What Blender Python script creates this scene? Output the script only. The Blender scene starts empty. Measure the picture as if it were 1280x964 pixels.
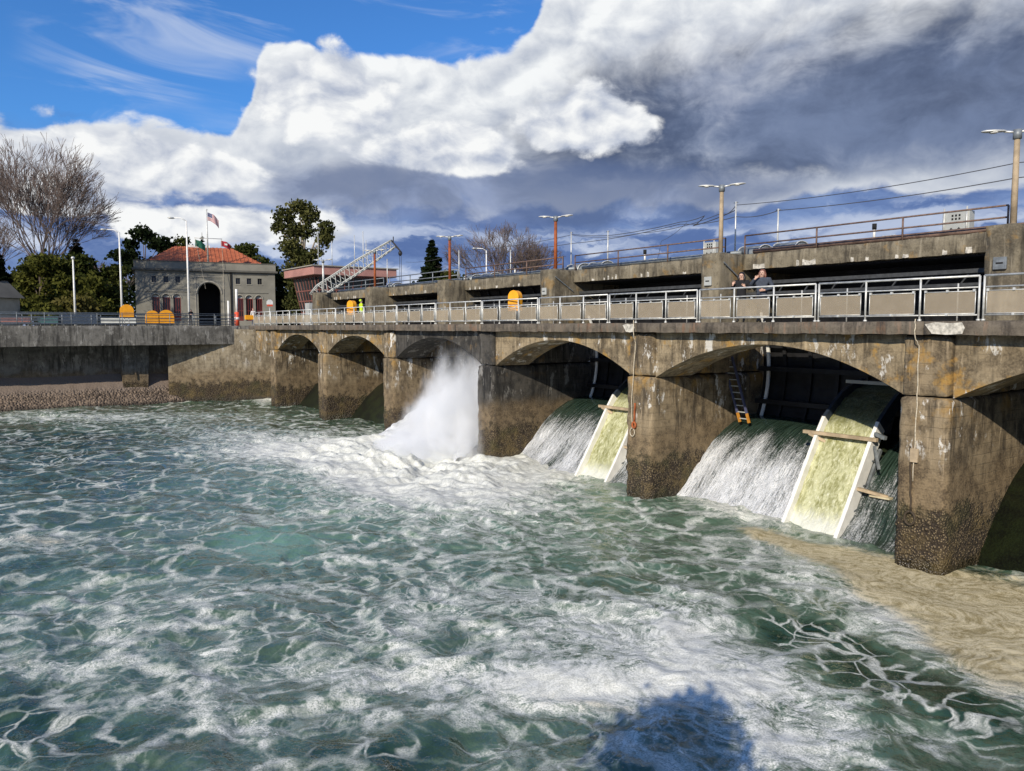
import bpy, bmesh, math, random
import numpy as np
from mathutils import Vector, Matrix
random.seed(7)
rng = np.random.default_rng(7)
scn = bpy.context.scene
col = scn.collection

# ------------------------------------------------------------------ camera
YAW, PITCH = 0.618, 0.0755
CAM = Vector((11.674, -22.225, 7.02))
FWD = Vector((-math.cos(YAW), math.sin(YAW), 0)); RGT = Vector((math.sin(YAW), math.cos(YAW), 0))
cd = bpy.data.cameras.new('camera'); cam = bpy.data.objects.new('camera', cd); col.objects.link(cam)
cd.sensor_fit = 'HORIZONTAL'; cd.sensor_width = 36; cd.lens = 36*963/1280
cd.clip_start = 0.1; cd.clip_end = 9000
cam.location = CAM
look = FWD*math.cos(PITCH) - Vector((0, 0, 1))*math.sin(PITCH)
cam.rotation_euler = look.to_track_quat('-Z', 'Y').to_euler()
scn.camera = cam

# ------------------------------------------------------------------ node helpers
class X:
    """a socket (or number) with arithmetic"""
    def __init__(s, nt, sock): s.nt, s.s = nt, sock
    def _m(s, op, *o, rev=False):
        n = s.nt.nodes.new('ShaderNodeMath'); n.operation = op
        args = [s]+list(o)
        if rev: args = args[::-1]
        for i, a in enumerate(args):
            if isinstance(a, X): s.nt.links.new(a.s, n.inputs[i])
            else: n.inputs[i].default_value = a
        return X(s.nt, n.outputs[0])
    def __add__(s, o): return s._m('ADD', o)
    __radd__ = __add__
    def __mul__(s, o): return s._m('MULTIPLY', o)
    __rmul__ = __mul__
    def __sub__(s, o): return s._m('SUBTRACT', o)
    def __rsub__(s, o): return s._m('SUBTRACT', o, rev=True)
    def __truediv__(s, o): return s._m('DIVIDE', o)
    def __neg__(s): return s*-1.0
    def pow(s, o): return s._m('POWER', o)
    def max(s, o): return s._m('MAXIMUM', o)
    def min(s, o): return s._m('MINIMUM', o)
    def abs(s): return s._m('ABSOLUTE')
    def clamp(s): return s.max(0.0).min(1.0)
class G:
    """a node graph"""
    def __init__(s, nt):
        s.nt = nt; nt.nodes.clear()
    def n(s, t): return s.nt.nodes.new('ShaderNode'+t)
    def put(s, inp, v):
        if isinstance(v, X): s.nt.links.new(v.s, inp)
        elif v is not None:
            if isinstance(v, (tuple, list)) and len(v) == 3 and len(inp.default_value) == 4: v = (*v, 1)
            inp.default_value = v
    def sm(s, x, a, b, lo=0.0, hi=1.0, smooth=True):
        n = s.n('MapRange'); n.interpolation_type = 'SMOOTHSTEP' if smooth else 'LINEAR'; n.clamp = True
        for k, v in zip((0, 1, 2, 3, 4), (x, a, b, lo, hi)): s.put(n.inputs[k], v)
        return X(s.nt, n.outputs[0])
    def sep(s, v):
        n = s.n('SeparateXYZ'); s.put(n.inputs[0], v); return [X(s.nt, o) for o in n.outputs]
    def comb(s, x, y, z):
        n = s.n('CombineXYZ')
        for i, v in enumerate((x, y, z)): s.put(n.inputs[i], v)
        return X(s.nt, n.outputs[0])
    def v(s, op, a, b=None, scale=None):
        n = s.n('VectorMath'); n.operation = op; s.put(n.inputs[0], a)
        if b is not None: s.put(n.inputs[1], b)
        if scale is not None: s.put(n.inputs[3], scale)
        return X(s.nt, n.outputs['Value' if op in ('DOT_PRODUCT', 'LENGTH', 'DISTANCE') else 'Vector'])
    def noise(s, vec, scale, detail=4, rough=.55, dist=0, color=False, w=None, lac=2.0, dim='3D'):
        n = s.n('TexNoise'); n.noise_dimensions = dim
        s.put(n.inputs['Vector'], vec); s.put(n.inputs['Scale'], scale); n.inputs['Detail'].default_value = detail
        s.put(n.inputs['Roughness'], rough); n.inputs['Distortion'].default_value = dist; n.inputs['Lacunarity'].default_value = lac
        return X(s.nt, n.outputs['Color' if color else 0])
    def voro(s, vec, scale, feature='F1', rnd=1.0, detail=0, smooth=None, out='Distance', dim='3D'):
        n = s.n('TexVoronoi'); n.feature = feature; n.voronoi_dimensions = dim
        s.put(n.inputs['Vector'], vec); s.put(n.inputs['Scale'], scale); n.inputs['Randomness'].default_value = rnd
        if detail and 'Detail' in n.inputs: n.inputs['Detail'].default_value = detail
        if smooth is not None: n.inputs['Smoothness'].default_value = smooth
        return X(s.nt, n.outputs[out])
    def mix(s, f, a, b, mode='MIX'):
        n = s.n('Mix'); n.data_type = 'RGBA'; n.blend_type = mode
        s.put(n.inputs[0], f); s.put(n.inputs[6], a); s.put(n.inputs[7], b)
        return X(s.nt, n.outputs[2])
    def mixf(s, f, a, b):
        n = s.n('Mix'); n.data_type = 'FLOAT'
        s.put(n.inputs[0], f); s.put(n.inputs[2], a); s.put(n.inputs[3], b)
        return X(s.nt, n.outputs[0])
    def pos(s):
        return X(s.nt, s.n('NewGeometry').outputs['Position'])
    def obj(s):
        return X(s.nt, s.n('TexCoord').outputs['Object'])
    def uv(s):
        return X(s.nt, s.n('TexCoord').outputs['UV'])
    def attr(s, name):
        n = s.n('Attribute'); n.attribute_name = name; return X(s.nt, n.outputs['Fac'])
    def rnd(s):
        return X(s.nt, s.n('ObjectInfo').outputs['Random'])
    def bump(s, h, strength=.5, dist=.02, nrm=None):
        n = s.n('Bump'); n.inputs['Strength'].default_value = strength; n.inputs['Distance'].default_value = dist
        s.put(n.inputs['Height'], h)
        if nrm is not None: s.put(n.inputs['Normal'], nrm)
        return X(s.nt, n.outputs[0])
    def out(s, shader, volume=False):
        o = s.n('OutputMaterial'); s.nt.links.new(shader.s, o.inputs['Volume' if volume else 'Surface'])
    def pbr(s, color, rough=.8, metal=0.0, normal=None, spec=None, alpha=None, sss=None, out=True, trans=None):
        b = s.n('BsdfPrincipled'); s.put(b.inputs['Base Color'], color); s.put(b.inputs['Roughness'], rough)
        s.put(b.inputs['Metallic'], metal)
        if normal is not None: s.put(b.inputs['Normal'], normal)
        if spec is not None: s.put(b.inputs['Specular IOR Level'], spec)
        if alpha is not None: s.put(b.inputs['Alpha'], alpha)
        r = X(s.nt, b.outputs[0])
        if out: s.out(r)
        return r

# ------------------------------------------------------------------ sky, sun, exposure
SUN_EL = math.radians(28.0)
SUN_AZ = Vector((0.469, -0.883, 0)).normalized()
world = bpy.data.worlds.new('World'); scn.world = world; world.use_nodes = True
def build_world():
    g = G(world.node_tree)
    tc = X(g.nt, g.n('TexCoord').outputs['Generated'])
    d = g.v('NORMALIZE', tc)
    sky = g.n('TexSky'); sky.sky_type = 'NISHITA'; sky.sun_disc = False
    sky.sun_elevation = SUN_EL; sky.sun_rotation = math.atan2(SUN_AZ.x, SUN_AZ.y)
    sky.altitude = 0; sky.air_density = 1.0; sky.dust_density = .3; sky.ozone_density = 2.5
    skyc = X(g.nt, sky.outputs[0])
    x, y, z = g.sep(d)
    r = g.v('DOT_PRODUCT', d, tuple(RGT)); f = g.v('DOT_PRODUCT', d, tuple(FWD))
    A = r._m('ARCTAN2', f); E = z._m('ARCSINE')
    # cloud noise lives on (azimuth, stretched elevation)
    P = g.comb(A, E*1.6, 0.0)
    w1 = g.noise(P, 9, 2, color=True, dim='2D')
    Pw = g.v('ADD', P, g.v('SCALE', g.v('SUBTRACT', w1, (.5, .5, .5)), scale=.045))
    big = g.noise(g.v('ADD', P, (3.3, 1.1, 0)), 3.6, 3, .5, dim='2D')
    fine = g.noise(Pw, 14, 5, .62, dim='2D')
    def billow(vec, sc):
        n1 = g.noise(vec, sc, 7, .60, dim='2D')
        c = g.voro(vec, sc*2.1, 'F1', dim='2D'); c2 = g.voro(vec, sc*5.3, 'F1', dim='2D')
        return n1*.80 + (.42-c)*.20 + (.42-c2)*.09 + .06
    def cumulus(macro, sc, off, edge=.10, gain=1.0, k=2.1):
        v0 = g.v('ADD', Pw, off); v1 = g.v('ADD', v0, (-.012, .024, 0))
        b0 = billow(v0, sc); b1 = billow(v1, sc)
        dens = macro + (b0-.5)*gain
        return g.sm(dens, 0.0, edge), (b0-b1)*k + .58 + (b0-.5)*.6, dens
    # ---- clear sky with thin high wisps
    blue = g.mix(1.0, skyc, (.46, .94, 1.50), 'MULTIPLY')
    wn = g.noise(g.comb(A*2.0+E*3.0, E*7.0, 0.0), 2.6, 5, .62, .5, dim='2D')
    c = g.mix(g.sm(wn, .47, .78)*g.sm(big, .36, .60)*.55, blue, (6.5, 7.2, 8.6))
    # ---- low far deck: long flat layers near the horizon
    ln = g.noise(g.comb(A*2.2+E*2.0, E*15.0+fine*.7, 0.0), 2.0, 5, .52, dim='2D')
    deck = g.mix(g.sm(ln, .34, .66), (1.05, 1.75, 3.9), (2.1, 3.1, 5.6))
    deck = g.mix(g.sm(ln*.6+fine*.5, .57, .72)*g.sm(E, .17, .06, .25, .8), deck, (6.8, 7.4, 8.7))
    bw = (E-.112 + (big-.5)*.05 + (fine-.5)*.035)*(1/.017)
    deck = g.mix(g.sm(bw*bw, 1.4, .2)*g.sm(ln, .40, .60)*.6, deck, (6.4, 7.0, 8.2))
    hz = g.sm(E + (fine-.5)*.05 + (ln-.5)*.05, .062, .030)*g.sm(big, .34, .60)
    deck = g.mix(hz*.5, deck, (6.6, 7.2, 8.4))
    c = g.mix(g.sm(E + (ln-.5)*.08, .225, .165), c, deck)
    back = g.sm(A.abs(), 1.3, 2.2)                  # behind the viewer the banks thin out alike on both sides
    # ---- the long cumulus bank
    T = .240 + .100*g.sm(A, -.345, -.295) + .22*g.sm(A, -.03, .16)*(1.0-back) - .05*g.sm(A, -.75, -1.3)
    macro = ((T-E)*9.0).min((E-.150)*7.0 + .10).min(.50) - .02
    al, lit, dens = cumulus(macro, 4.6, (3.1, 1.7, 0), .11, .95)
    body = g.mix((lit*g.sm(E + (big-.5)*.16, .15, .28, .62, 1.22)).clamp(), (3.0, 3.6, 4.9), (9.2, 9.4, 9.5))
    body = g.mix(g.sm(dens, .22, .0)*.55, body, (9.0, 9.2, 9.4))
    c = g.mix(al, c, body)
    # ---- heavy dark cloud
    dn = g.noise(Pw, 4.6, 6, .6, .2, dim='2D')
    e1 = (A-.45)/.44; e2 = (E-.238)/.105
    dm = g.sm((e1*e1+e2*e2).pow(.5) + (dn-.5)*1.15 + (fine-.5)*.35, 1.20, .45)
    under = g.sm(E + (fine-.5)*.055 + (dn-.5)*.05, .162, .192)
    dcol = g.mix(g.sm(dn*.7+fine*.3, .34, .66), (.62, .92, 1.75), (1.65, 2.2, 3.6))
    dcol = g.mix(g.sm(E + (dn-.5)*.22 - .05*g.sm(A, .2, .5), .26, .37)*.85, dcol, (4.0, 4.2, 5.4))
    c = g.mix(dm*under*.97, c, dcol)
    # ---- grey floors under the middle of the bank
    fm = g.sm(((A+.02)/.36).pow(2.0)+((E-.165)/.040).pow(2.0) + (dn-.5)*2.4, 1.4, .2)
    c = g.mix(fm*.8, c, g.mix(g.sm(dn, .4, .62), (1.05, 1.55, 3.0), (2.2, 2.9, 4.9)))
    # ---- nearer bright heaps
    heaps = [(-.09, .212, .16, .060), (.095, .245, .135, .085), (-.24, .262, .15, .085), (-.43, .178, .20, .065), (-.52, .140, .16, .05),
             (-.36, .118, .22, .042), (-.66, .185, .18, .06),
             (1.0, .20, .2, .08), (1.6, .26, .3, .09), (-1.2, .24, .3, .09), (2.3, .2, .3, .08), (-2.0, .2, .3, .08)]
    m = None
    for a0, e0, ra, re in heaps:
        dx = (A-a0)*(1/ra); dy = (E-e0)*(1/re)
        dy = dy.max(dy*-1.7)                          # flatter bases
        t = 1.0 - (dx*dx+dy*dy).pow(.5)
        m = t if m is None else m.max(t)
    al, lit, dens = cumulus(m*.80-.16, 6.6, (1.2, 5.1, 0), .15, 1.0, 2.6)
    body = g.mix((lit*g.sm(m+.4*(dn-.5), -.1, .45, .80, 1.2)).clamp(), (3.6, 4.2, 5.6), (9.4, 9.5, 9.5))
    c = g.mix(al, c, body)
    bg = g.n('Background'); g.put(bg.inputs[0], c); bg.inputs[1].default_value = .10
    o = g.n('OutputWorld'); g.nt.links.new(bg.outputs[0], o.inputs[0])
build_world()
sl = bpy.data.lights.new('sun', 'SUN'); sl.energy = 5.0; sl.angle = math.radians(.55); sl.color = (1, .90, .75)
sun = bpy.data.objects.new('sun', sl); col.objects.link(sun)
sun.rotation_euler = (SUN_AZ*math.cos(SUN_EL) + Vector((0, 0, math.sin(SUN_EL)))).to_track_quat('Z', 'Y').to_euler()
sun.location = (30, -60, 60)
scn.view_settings.view_transform = 'Standard'; scn.view_settings.look = 'None'
scn.view_settings.exposure = 0.0; scn.view_settings.gamma = 1.0; scn.view_settings.use_curve_mapping = False
scn.cycles.max_bounces = 8; scn.cycles.transparent_max_bounces = 16; scn.cycles.volume_bounces = 6
world.cycles.sampling_method = 'MANUAL'; world.cycles.sample_map_resolution = 256

# ------------------------------------------------------------------ mesh helpers
def V3(*a): return Vector(a)
class MB:
    def __init__(s): s.v = []; s.f = []; s.uvs = None
    def add(s, vs, fs):
        b = len(s.v); s.v += [tuple(p) for p in vs]; s.f += [tuple(i+b for i in q) for q in fs]; return s
    def box(s, x0, x1, y0, y1, z0, z1):
        return s.add([(x0,y0,z0),(x1,y0,z0),(x1,y1,z0),(x0,y1,z0),(x0,y0,z1),(x1,y0,z1),(x1,y1,z1),(x0,y1,z1)],
                     [(0,3,2,1),(4,5,6,7),(0,1,5,4),(1,2,6,5),(2,3,7,6),(3,0,4,7)])
    def cbox(s, x0, x1, y0, y1, z0, z1, c=.02):
        """box with chamfered edges"""
        bm = bmesh.new(); m = MB().box(x0, x1, y0, y1, z0, z1)
        vs = [bm.verts.new(p) for p in m.v]
        for q in m.f: bm.faces.new([vs[i] for i in q])
        bmesh.ops.bevel(bm, geom=bm.edges[:], offset=c, segments=1, profile=.5, affect='EDGES')
        bm.verts.index_update()
        s.add([v.co[:] for v in bm.verts], [[v.index for v in f.verts] for f in bm.faces]); bm.free(); return s
    def bar(s, p, q, w, h=None, up=(0, 0, 1)):
        p, q = Vector(p), Vector(q); h = h or w; d = (q-p).normalized(); u = Vector(up)
        a = d.cross(u)
        if a.length < 1e-4: a = d.cross(Vector((0, 1, 0)))
        a.normalize(); b = a.cross(d); a *= w/2; b *= h/2
        vs = [p-a-b, p+a-b, p+a+b, p-a+b, q-a-b, q+a-b, q+a+b, q-a+b]
        return s.add(vs, [(0,1,2,3),(7,6,5,4),(0,4,5,1),(1,5,6,2),(2,6,7,3),(3,7,4,0)])
    def tube(s, pts, r, n=6, cap=True):
        pts = [Vector(p) for p in pts]; m = len(pts)
        rs = r if isinstance(r, (list, tuple)) else [r]*m
        b = len(s.v); a = None
        for i, p in enumerate(pts):
            d = (pts[min(i+1, m-1)]-pts[max(i-1, 0)])
            d = d.normalized() if d.length > 1e-9 else Vector((0, 0, 1))
            if a is None: a = d.orthogonal().normalized()
            else:
                a = a-d*a.dot(d); a = a.normalized() if a.length > 1e-6 else d.orthogonal().normalized()
            c = d.cross(a)
            for k in range(n):
                t = 2*math.pi*k/n
                s.v.append(tuple(p+(a*math.cos(t)+c*math.sin(t))*rs[i]))
        for i in range(m-1):
            for k in range(n):
                k2 = (k+1) % n
                s.f.append((b+i*n+k, b+i*n+k2, b+(i+1)*n+k2, b+(i+1)*n+k))
        if cap:
            s.f.append(tuple(b+k for k in range(n))[::-1]); s.f.append(tuple(b+(m-1)*n+k for k in range(n)))
        return s
    def prism(s, poly, axis, a, b):
        """poly: 2-D points; extruded along axis from a to b. axis x: (y,z), y: (x,z), z: (x,y)"""
        def P(u, w, t): return {'x': (t, u, w), 'y': (u, t, w), 'z': (u, w, t)}[axis]
        n = len(poly); vs = [P(u, w, a) for u, w in poly]+[P(u, w, b) for u, w in poly]
        fs = [tuple(range(n)), tuple(range(2*n-1, n-1, -1))]+[(i, i+n, (i+1) % n+n, (i+1) % n) for i in range(n)]
        return s.add(vs, fs)
    def ell(s, c, r, nu=10, nv=6):
        c = Vector(c); vs = [(c.x, c.y, c.z-r[2])]
        for j in range(1, nv):
            t = -math.pi/2+math.pi*j/nv
            for i in range(nu):
                a = 2*math.pi*i/nu
                vs.append((c.x+r[0]*math.cos(t)*math.cos(a), c.y+r[1]*math.cos(t)*math.sin(a), c.z+r[2]*math.sin(t)))
        vs.append((c.x, c.y, c.z+r[2])); fs = []
        for i in range(nu):
            i2 = (i+1) % nu; fs.append((0, 1+i2, 1+i))
            for j in range(nv-2): fs.append((1+j*nu+i, 1+j*nu+i2, 1+(j+1)*nu+i2, 1+(j+1)*nu+i))
            fs.append((1+(nv-2)*nu+i, 1+(nv-2)*nu+i2, len(vs)-1))
        return s.add(vs, fs)
    def mesh(s, name, org=(0, 0, 0), smooth=False):
        me = bpy.data.meshes.new(name)
        ox, oy, oz = org
        me.from_pydata([(x-ox, y-oy, z-oz) for x, y, z in s.v], [], s.f); me.update()
        if smooth: me.shade_smooth()
        return me
    def build(s, name, mat, parent=None, smooth=False, local=False, **tags):
        org = (0, 0, 0)
        if parent is not None and not local: org = WL.get(parent.name, (0, 0, 0))
        if parent is None and 'at' in tags: org = tags['at']
        me = s.mesh(name, org, smooth); me.materials.append(mat)
        o = bpy.data.objects.new(name, me); col.objects.link(o)
        if parent is not None: o.parent = parent; WL[o.name] = org
        elif 'at' in tags: o.location = tags.pop('at'); WL[o.name] = tuple(o.location)
        tag(o, **tags); return o
WL = {}
def tag(o, label=None, cat=None, group=None, kind=None, **_):
    if label: o['label'] = label
    if cat: o['category'] = cat
    if group: o['group'] = group
    if kind: o['kind'] = kind
    return o
def thing(name, label, cat, loc=(0, 0, 0), rz=0.0, group=None):
    o = bpy.data.objects.new(name, None); col.objects.link(o); o.empty_display_size = .2
    o.location = loc; o.rotation_euler.z = rz; WL[o.name] = tuple(loc)
    return tag(o, label, cat, group)
def copy_tree(o, parent=None, loc=None, rz=None, label=None):
    c = o.copy(); col.objects.link(c); c.parent = parent
    if loc is not None: c.location = loc
    if rz is not None: c.rotation_euler.z = rz
    if label: c['label'] = label
    for ch in o.children: copy_tree(ch, c)
    return c

# ---- vectorised gradient noise
_perm = rng.permutation(512); _perm = np.concatenate([_perm, _perm])
_g3 = rng.normal(size=(512, 3)); _g3 /= np.linalg.norm(_g3, axis=1)[:, None]
def pn(x, y, z=0.0):
    x, y, z = np.broadcast_arrays(np.asarray(x, float), np.asarray(y, float), np.asarray(z, float))
    xi, yi, zi = np.floor(x).astype(int), np.floor(y).astype(int), np.floor(z).astype(int)
    xf, yf, zf = x-xi, y-yi, z-zi
    def fade(t): return t*t*t*(t*(t*6-15)+10)
    u, v, w = fade(xf), fade(yf), fade(zf); r = 0
    for dx in (0, 1):
        for dy in (0, 1):
            for dz in (0, 1):
                h = _perm[(_perm[(_perm[(xi+dx) & 511]+yi+dy) & 511]+zi+dz) & 511]; gr = _g3[h]
                dot = gr[..., 0]*(xf-dx)+gr[..., 1]*(yf-dy)+gr[..., 2]*(zf-dz)
                r = r+dot*(u if dx else 1-u)*(v if dy else 1-v)*(w if dz else 1-w)
    return r*1.6
def fbm(x, y, z=0.0, o=4):
    r = 0; a = 1.0
    for k in range(o):
        r = r+a*pn(x*2**k+17.3*k, y*2**k-9.1*k, np.asarray(z)*2**k); a *= .5
    return r
def np_mesh(name, verts, faces, mat, smooth=True, parent=None, attrs=None, uv=None, **tags):
    me = bpy.data.meshes.new(name); n = len(verts); m = len(faces)
    verts = np.asarray(verts, dtype=np.float32)
    if parent is not None: verts = verts-np.array(WL.get(parent.name, (0, 0, 0)), dtype=np.float32)
    faces = np.asarray(faces, dtype=np.int32); k = faces.shape[1]
    me.vertices.add(n); me.vertices.foreach_set('co', verts.ravel())
    me.loops.add(m*k); me.loops.foreach_set('vertex_index', faces.ravel())
    me.polygons.add(m); me.polygons.foreach_set('loop_start', np.arange(0, m*k, k, dtype=np.int32))
    me.update(calc_edges=True); me.validate()
    if smooth: me.shade_smooth()
    for an, av in (attrs or {}).items():
        a = me.attributes.new(an, 'FLOAT', 'POINT'); a.data.foreach_set('value', np.asarray(av, dtype=np.float32).ravel())
    if uv is not None:
        l = me.uv_layers.new(name='UVMap'); l.data.foreach_set('uv', np.asarray(uv, dtype=np.float32)[faces.ravel()].ravel())
    me.materials.append(mat)
    o = bpy.data.objects.new(name, me); col.objects.link(o)
    if parent is not None: o.parent = parent; WL[o.name] = WL.get(parent.name, (0, 0, 0))
    return tag(o, **tags)
def grid_faces(nu, nv):
    i = np.arange(nu-1)[:, None]*nv+np.arange(nv-1)[None, :]; i = i.ravel()
    return np.stack([i, i+nv, i+nv+1, i+1], 1)
def rough_box(x0, x1, y0, y1, z0, z1, step=.16, amp=.010, chip=.03, barn=0.0, cham=.0):
    """welded grid over a box with uneven faces and chipped arrises; barn = extra relief of shell crust near the water"""
    def ax(a, b): return np.linspace(a, b, max(2, int(round((b-a)/step))+1))
    xs, ys, zs = ax(x0, x1), ax(y0, y1), ax(z0, z1)
    idx = {}; vs = []; fs = []
    def vid(p):
        k = (round(p[0], 4), round(p[1], 4), round(p[2], 4))
        if k not in idx: idx[k] = len(vs); vs.append(k)
        return idx[k]
    def face(us, ws, fn, flip):
        g_ = [[vid(fn(u, w)) for w in ws] for u in us]
        for i in range(len(us)-1):
            for j in range(len(ws)-1):
                q = (g_[i][j], g_[i+1][j], g_[i+1][j+1], g_[i][j+1]); fs.append(q[::-1] if flip else q)
    face(xs, zs, lambda u, w: (u, y0, w), False); face(xs, zs, lambda u, w: (u, y1, w), True)
    face(ys, zs, lambda u, w: (x0, u, w), True); face(ys, zs, lambda u, w: (x1, u, w), False)
    face(xs, ys, lambda u, w: (u, w, z1), False)
    P = np.array(vs); Q = P.copy()
    c = np.array([(x0+x1)/2, (y0+y1)/2, (z0+z1)/2]); lo = np.array([x0, y0, z0]); hi = np.array([x1, y1, z1])
    n1 = fbm(P[:, 0]*1.1, P[:, 1]*1.1, P[:, 2]*1.1, 4)
    amp_v = amp + barn*np.clip((2.0-P[:, 2]+.35*n1)/.8, 0, 1)
    n2 = fbm(P[:, 0]*3.3+9, P[:, 1]*3.3, P[:, 2]*3.3, 3)
    on_lo = np.abs(P-lo) < 1e-4; on_hi = np.abs(P-hi) < 1e-4
    nrm = on_hi.astype(float)-on_lo
    Q += nrm*(amp_v*n2)[:, None]
    edge = (on_lo | on_hi)[:, :].sum(1) >= 2
    ch = chip*np.clip(.45+.9*fbm(P[:, 0]*2.3+40, P[:, 1]*2.3, P[:, 2]*2.3, 3), .1, 1.5)+cham*.5
    Q -= nrm*(ch*edge)[:, None]
    return Q, np.array(fs)

# ------------------------------------------------------------------ materials
def mat(name, fn):
    m = bpy.data.materials.new(name); m.use_nodes = True; fn(G(m.node_tree)); return m
def plain(name, c, rough=.6, metal=0.0, var=.25, sc=6.0, bump=.15):
    def fn(g):
        p = g.obj(); n = g.noise(p, sc, 4)
        k = g.sm(n, .3, .7, 1-var, 1+var*.6)
        b = g.bump(g.noise(p, sc*6, 3), bump, .01)
        g.pbr(g.mix(1.0, c, g.comb(k, k, k), 'MULTIPLY'), rough, metal, b)
    return mat(name, fn)
def concrete(name, ca, cb, tide=True, lichen=.0, white=.0, streak=.5, top=7.2, rust=.0, board=True):
    def fn(g):
        p = g.pos(); x, y, z = g.sep(p)
        n1 = g.noise(p, .55, 5, .6); n2 = g.noise(p, 2.6, 5, .62); n3 = g.noise(p, 17, 4, .6)
        c = g.mix(g.sm(n1*.55+n2*.45, .41, .59), ca, cb)
        c = g.mix(g.sm(n3, .35, .75)*.30, c, tuple(v*1.5 for v in cb))
        c = g.mix(g.sm(g.noise(g.v('ADD', p, (3, 8, 1)), 7, 4, .7), .56, .70)*.45, c, tuple(v*.42 for v in ca))
        ps = g.comb(x*1.0, y*1.0, z*.11)
        s1 = g.noise(ps, 3.4, 5, .62); s2 = g.noise(g.v('ADD', ps, (11, 3, 5)), 7.5, 4, .6)
        c = g.mix(g.sm(s1, .50, .66)*streak, c, tuple(v*.30 for v in ca))
        c = g.mix(g.sm(s2, .56, .70)*streak*.7, c, tuple(min(.8, v*1.7+.05) for v in cb))
        if lichen:
            li = g.noise(g.v('ADD', p, (2.7, 5, 9)), 1.05, 5, .66)
            c = g.mix(g.sm(li, .60-.06*lichen, .66)*g.sm(z, 4.0, 5.2)*.9*min(1, lichen), c, g.mix(n3, (.30, .13, .018), (.34, .24, .07)))
        if white:
            wh = g.noise(g.comb(x*1.3, y*1.3, z*.55), 1.35, 6, .7)
            c = g.mix(g.sm(wh, .57, .63)*g.sm(z, 2.8, 4.0)*white, c, (.60, .58, .53))
        if rust:
            c = g.mix(g.sm(s2*.5+n1*.5, .53, .66)*rust, c, (.17, .075, .03))
        h = n3*.35+n2*.6
        if board:
            bw = g.n('TexWave'); bw.wave_type = 'BANDS'; bw.bands_direction = 'Z'
            g.put(bw.inputs['Vector'], p); bw.inputs['Scale'].default_value = 1.05; bw.inputs['Distortion'].default_value = .25
            bl = g.sm(X(g.nt, bw.outputs['Fac']), .05, 0.0)*g.sm(n1, .42, .60)
            h = h - bl*.22; c = g.mix(bl*.16, c, tuple(v*.4 for v in ca))
        rough = .85
        if tide:
            zt = z + (n1-.5)*1.6 + (n2-.5)*.5
            # damp brown, silty band
            c = g.mix(g.sm(zt, 3.5, 2.5)*.80, c, g.mix(g.sm(n2*.5+n3*.5, .36, .62), (.062, .042, .022), (.215, .155, .085)))
            # shell crust
            vb = g.voro(p, 15, 'F1'); vb2 = g.voro(p, 6.0, 'F1')
            crust = g.sm(zt + (n2-.5)*1.2, 2.15, 1.55)
            cc = g.mix(g.sm(vb, .08, .5), (.27, .205, .115), (.030, .020, .011))
            cc = g.mix(g.sm(g.noise(p, 1.3, 5, .7), .44, .70)*.75, cc, g.mix(n3, (.085, .062, .018), (.23, .165, .070)))
            cc = g.mix(g.sm(g.noise(g.v('ADD', p, (5, 5, 5)), .8, 3), .50, .66)*.5, cc, (.045, .045, .014))
            c = g.mix(crust, c, cc)
            wet = g.sm(z + (n2-.5)*.5, .55, .10)
            c = g.mix(wet*.6, c, (.02, .017, .008))
            h = h + crust*((.5-vb)*2.2 + (.5-vb2)*2.0)
            rough = g.mixf(wet, .88, .35)
        g.pbr(c, rough, 0, g.bump(h, .75, .045))
    return mat(name, fn)
M = {}
M['pier'] = concrete('pier_concrete', (.060, .043, .024), (.235, .180, .108), lichen=1.25, white=1.0, streak=.70)
M['arch'] = concrete('arch_concrete', (.085, .063, .036), (.270, .212, .130), lichen=1.1, white=.8, streak=.60)
M['deck'] = concrete('deck_concrete', (.060, .048, .035), (.135, .112, .082), tide=False, streak=.7, rust=.6, board=False)
M['upper'] = concrete('upper_concrete', (.080, .066, .043), (.190, .162, .110), tide=False, streak=.65, lichen=.45, board=False)
M['wing'] = concrete('wing_concrete', (.060, .056, .048), (.150, .142, .125), tide=True, streak=.75, white=.25, board=False)
M['flare'] = concrete('flare_concrete', (.105, .082, .052), (.260, .218, .150), tide=True, streak=.45, white=.35)
M['black_pier'] = concrete('stained_concrete', (.014, .013, .011), (.060, .054, .045), lichen=.25, white=.25, streak=.8)
M['galv'] = plain('galvanised_steel', (.62, .62, .58), .45, .35, .2)
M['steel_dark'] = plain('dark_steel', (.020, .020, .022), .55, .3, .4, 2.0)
M['slot_steel'] = plain('sooty_steel', (.055, .058, .060), .6, .2, .3)  # even dark grey for the slot girders, ledges and struts
M['steel_grey'] = plain('grey_steel', (.20, .22, .23), .5, .3, .3)
M['rail_brown'] = plain('rusty_pipe', (.17, .11, .085), .7, .2, .4)
M['orange'] = plain('orange_plastic', (.85, .36, .012), .45, 0, .12, 3)
M['white'] = plain('white_paint', (.78, .77, .72), .45, 0, .12, 2.5)
M['old_paint'] = plain('flaking_white_paint', (.50, .47, .40), .8, 0, .45, 9.0)
M['cream'] = plain('cream_paint', (.60, .52, .34), .6, 0, .3, 2.0)
M['red_steel'] = plain('red_painted_steel', (.22, .085, .065), .55, .1, .25)
M['pink_roof'] = plain('salmon_fascia', (.40, .20, .165), .6, 0, .15, .8)
M['window'] = mat('window_glass', lambda g: g.pbr(g.mix(g.noise(g.obj(), .6, 2), (.008, .010, .012), (.03, .032, .035)), .08, 0))
M['black'] = plain('black_void', (.008, .008, .008), .9, 0, .1)
M['grey_box'] = plain('grey_cabinet', (.42, .43, .40), .5, .1, .12, 1.5)
M['rust_pole'] = plain('rusty_orange_pole', (.33, .085, .022), .8, .1, .4, 3)
M['wood_pole'] = plain('weathered_pole', (.40, .31, .20), .85, 0, .3, 3)
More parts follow.
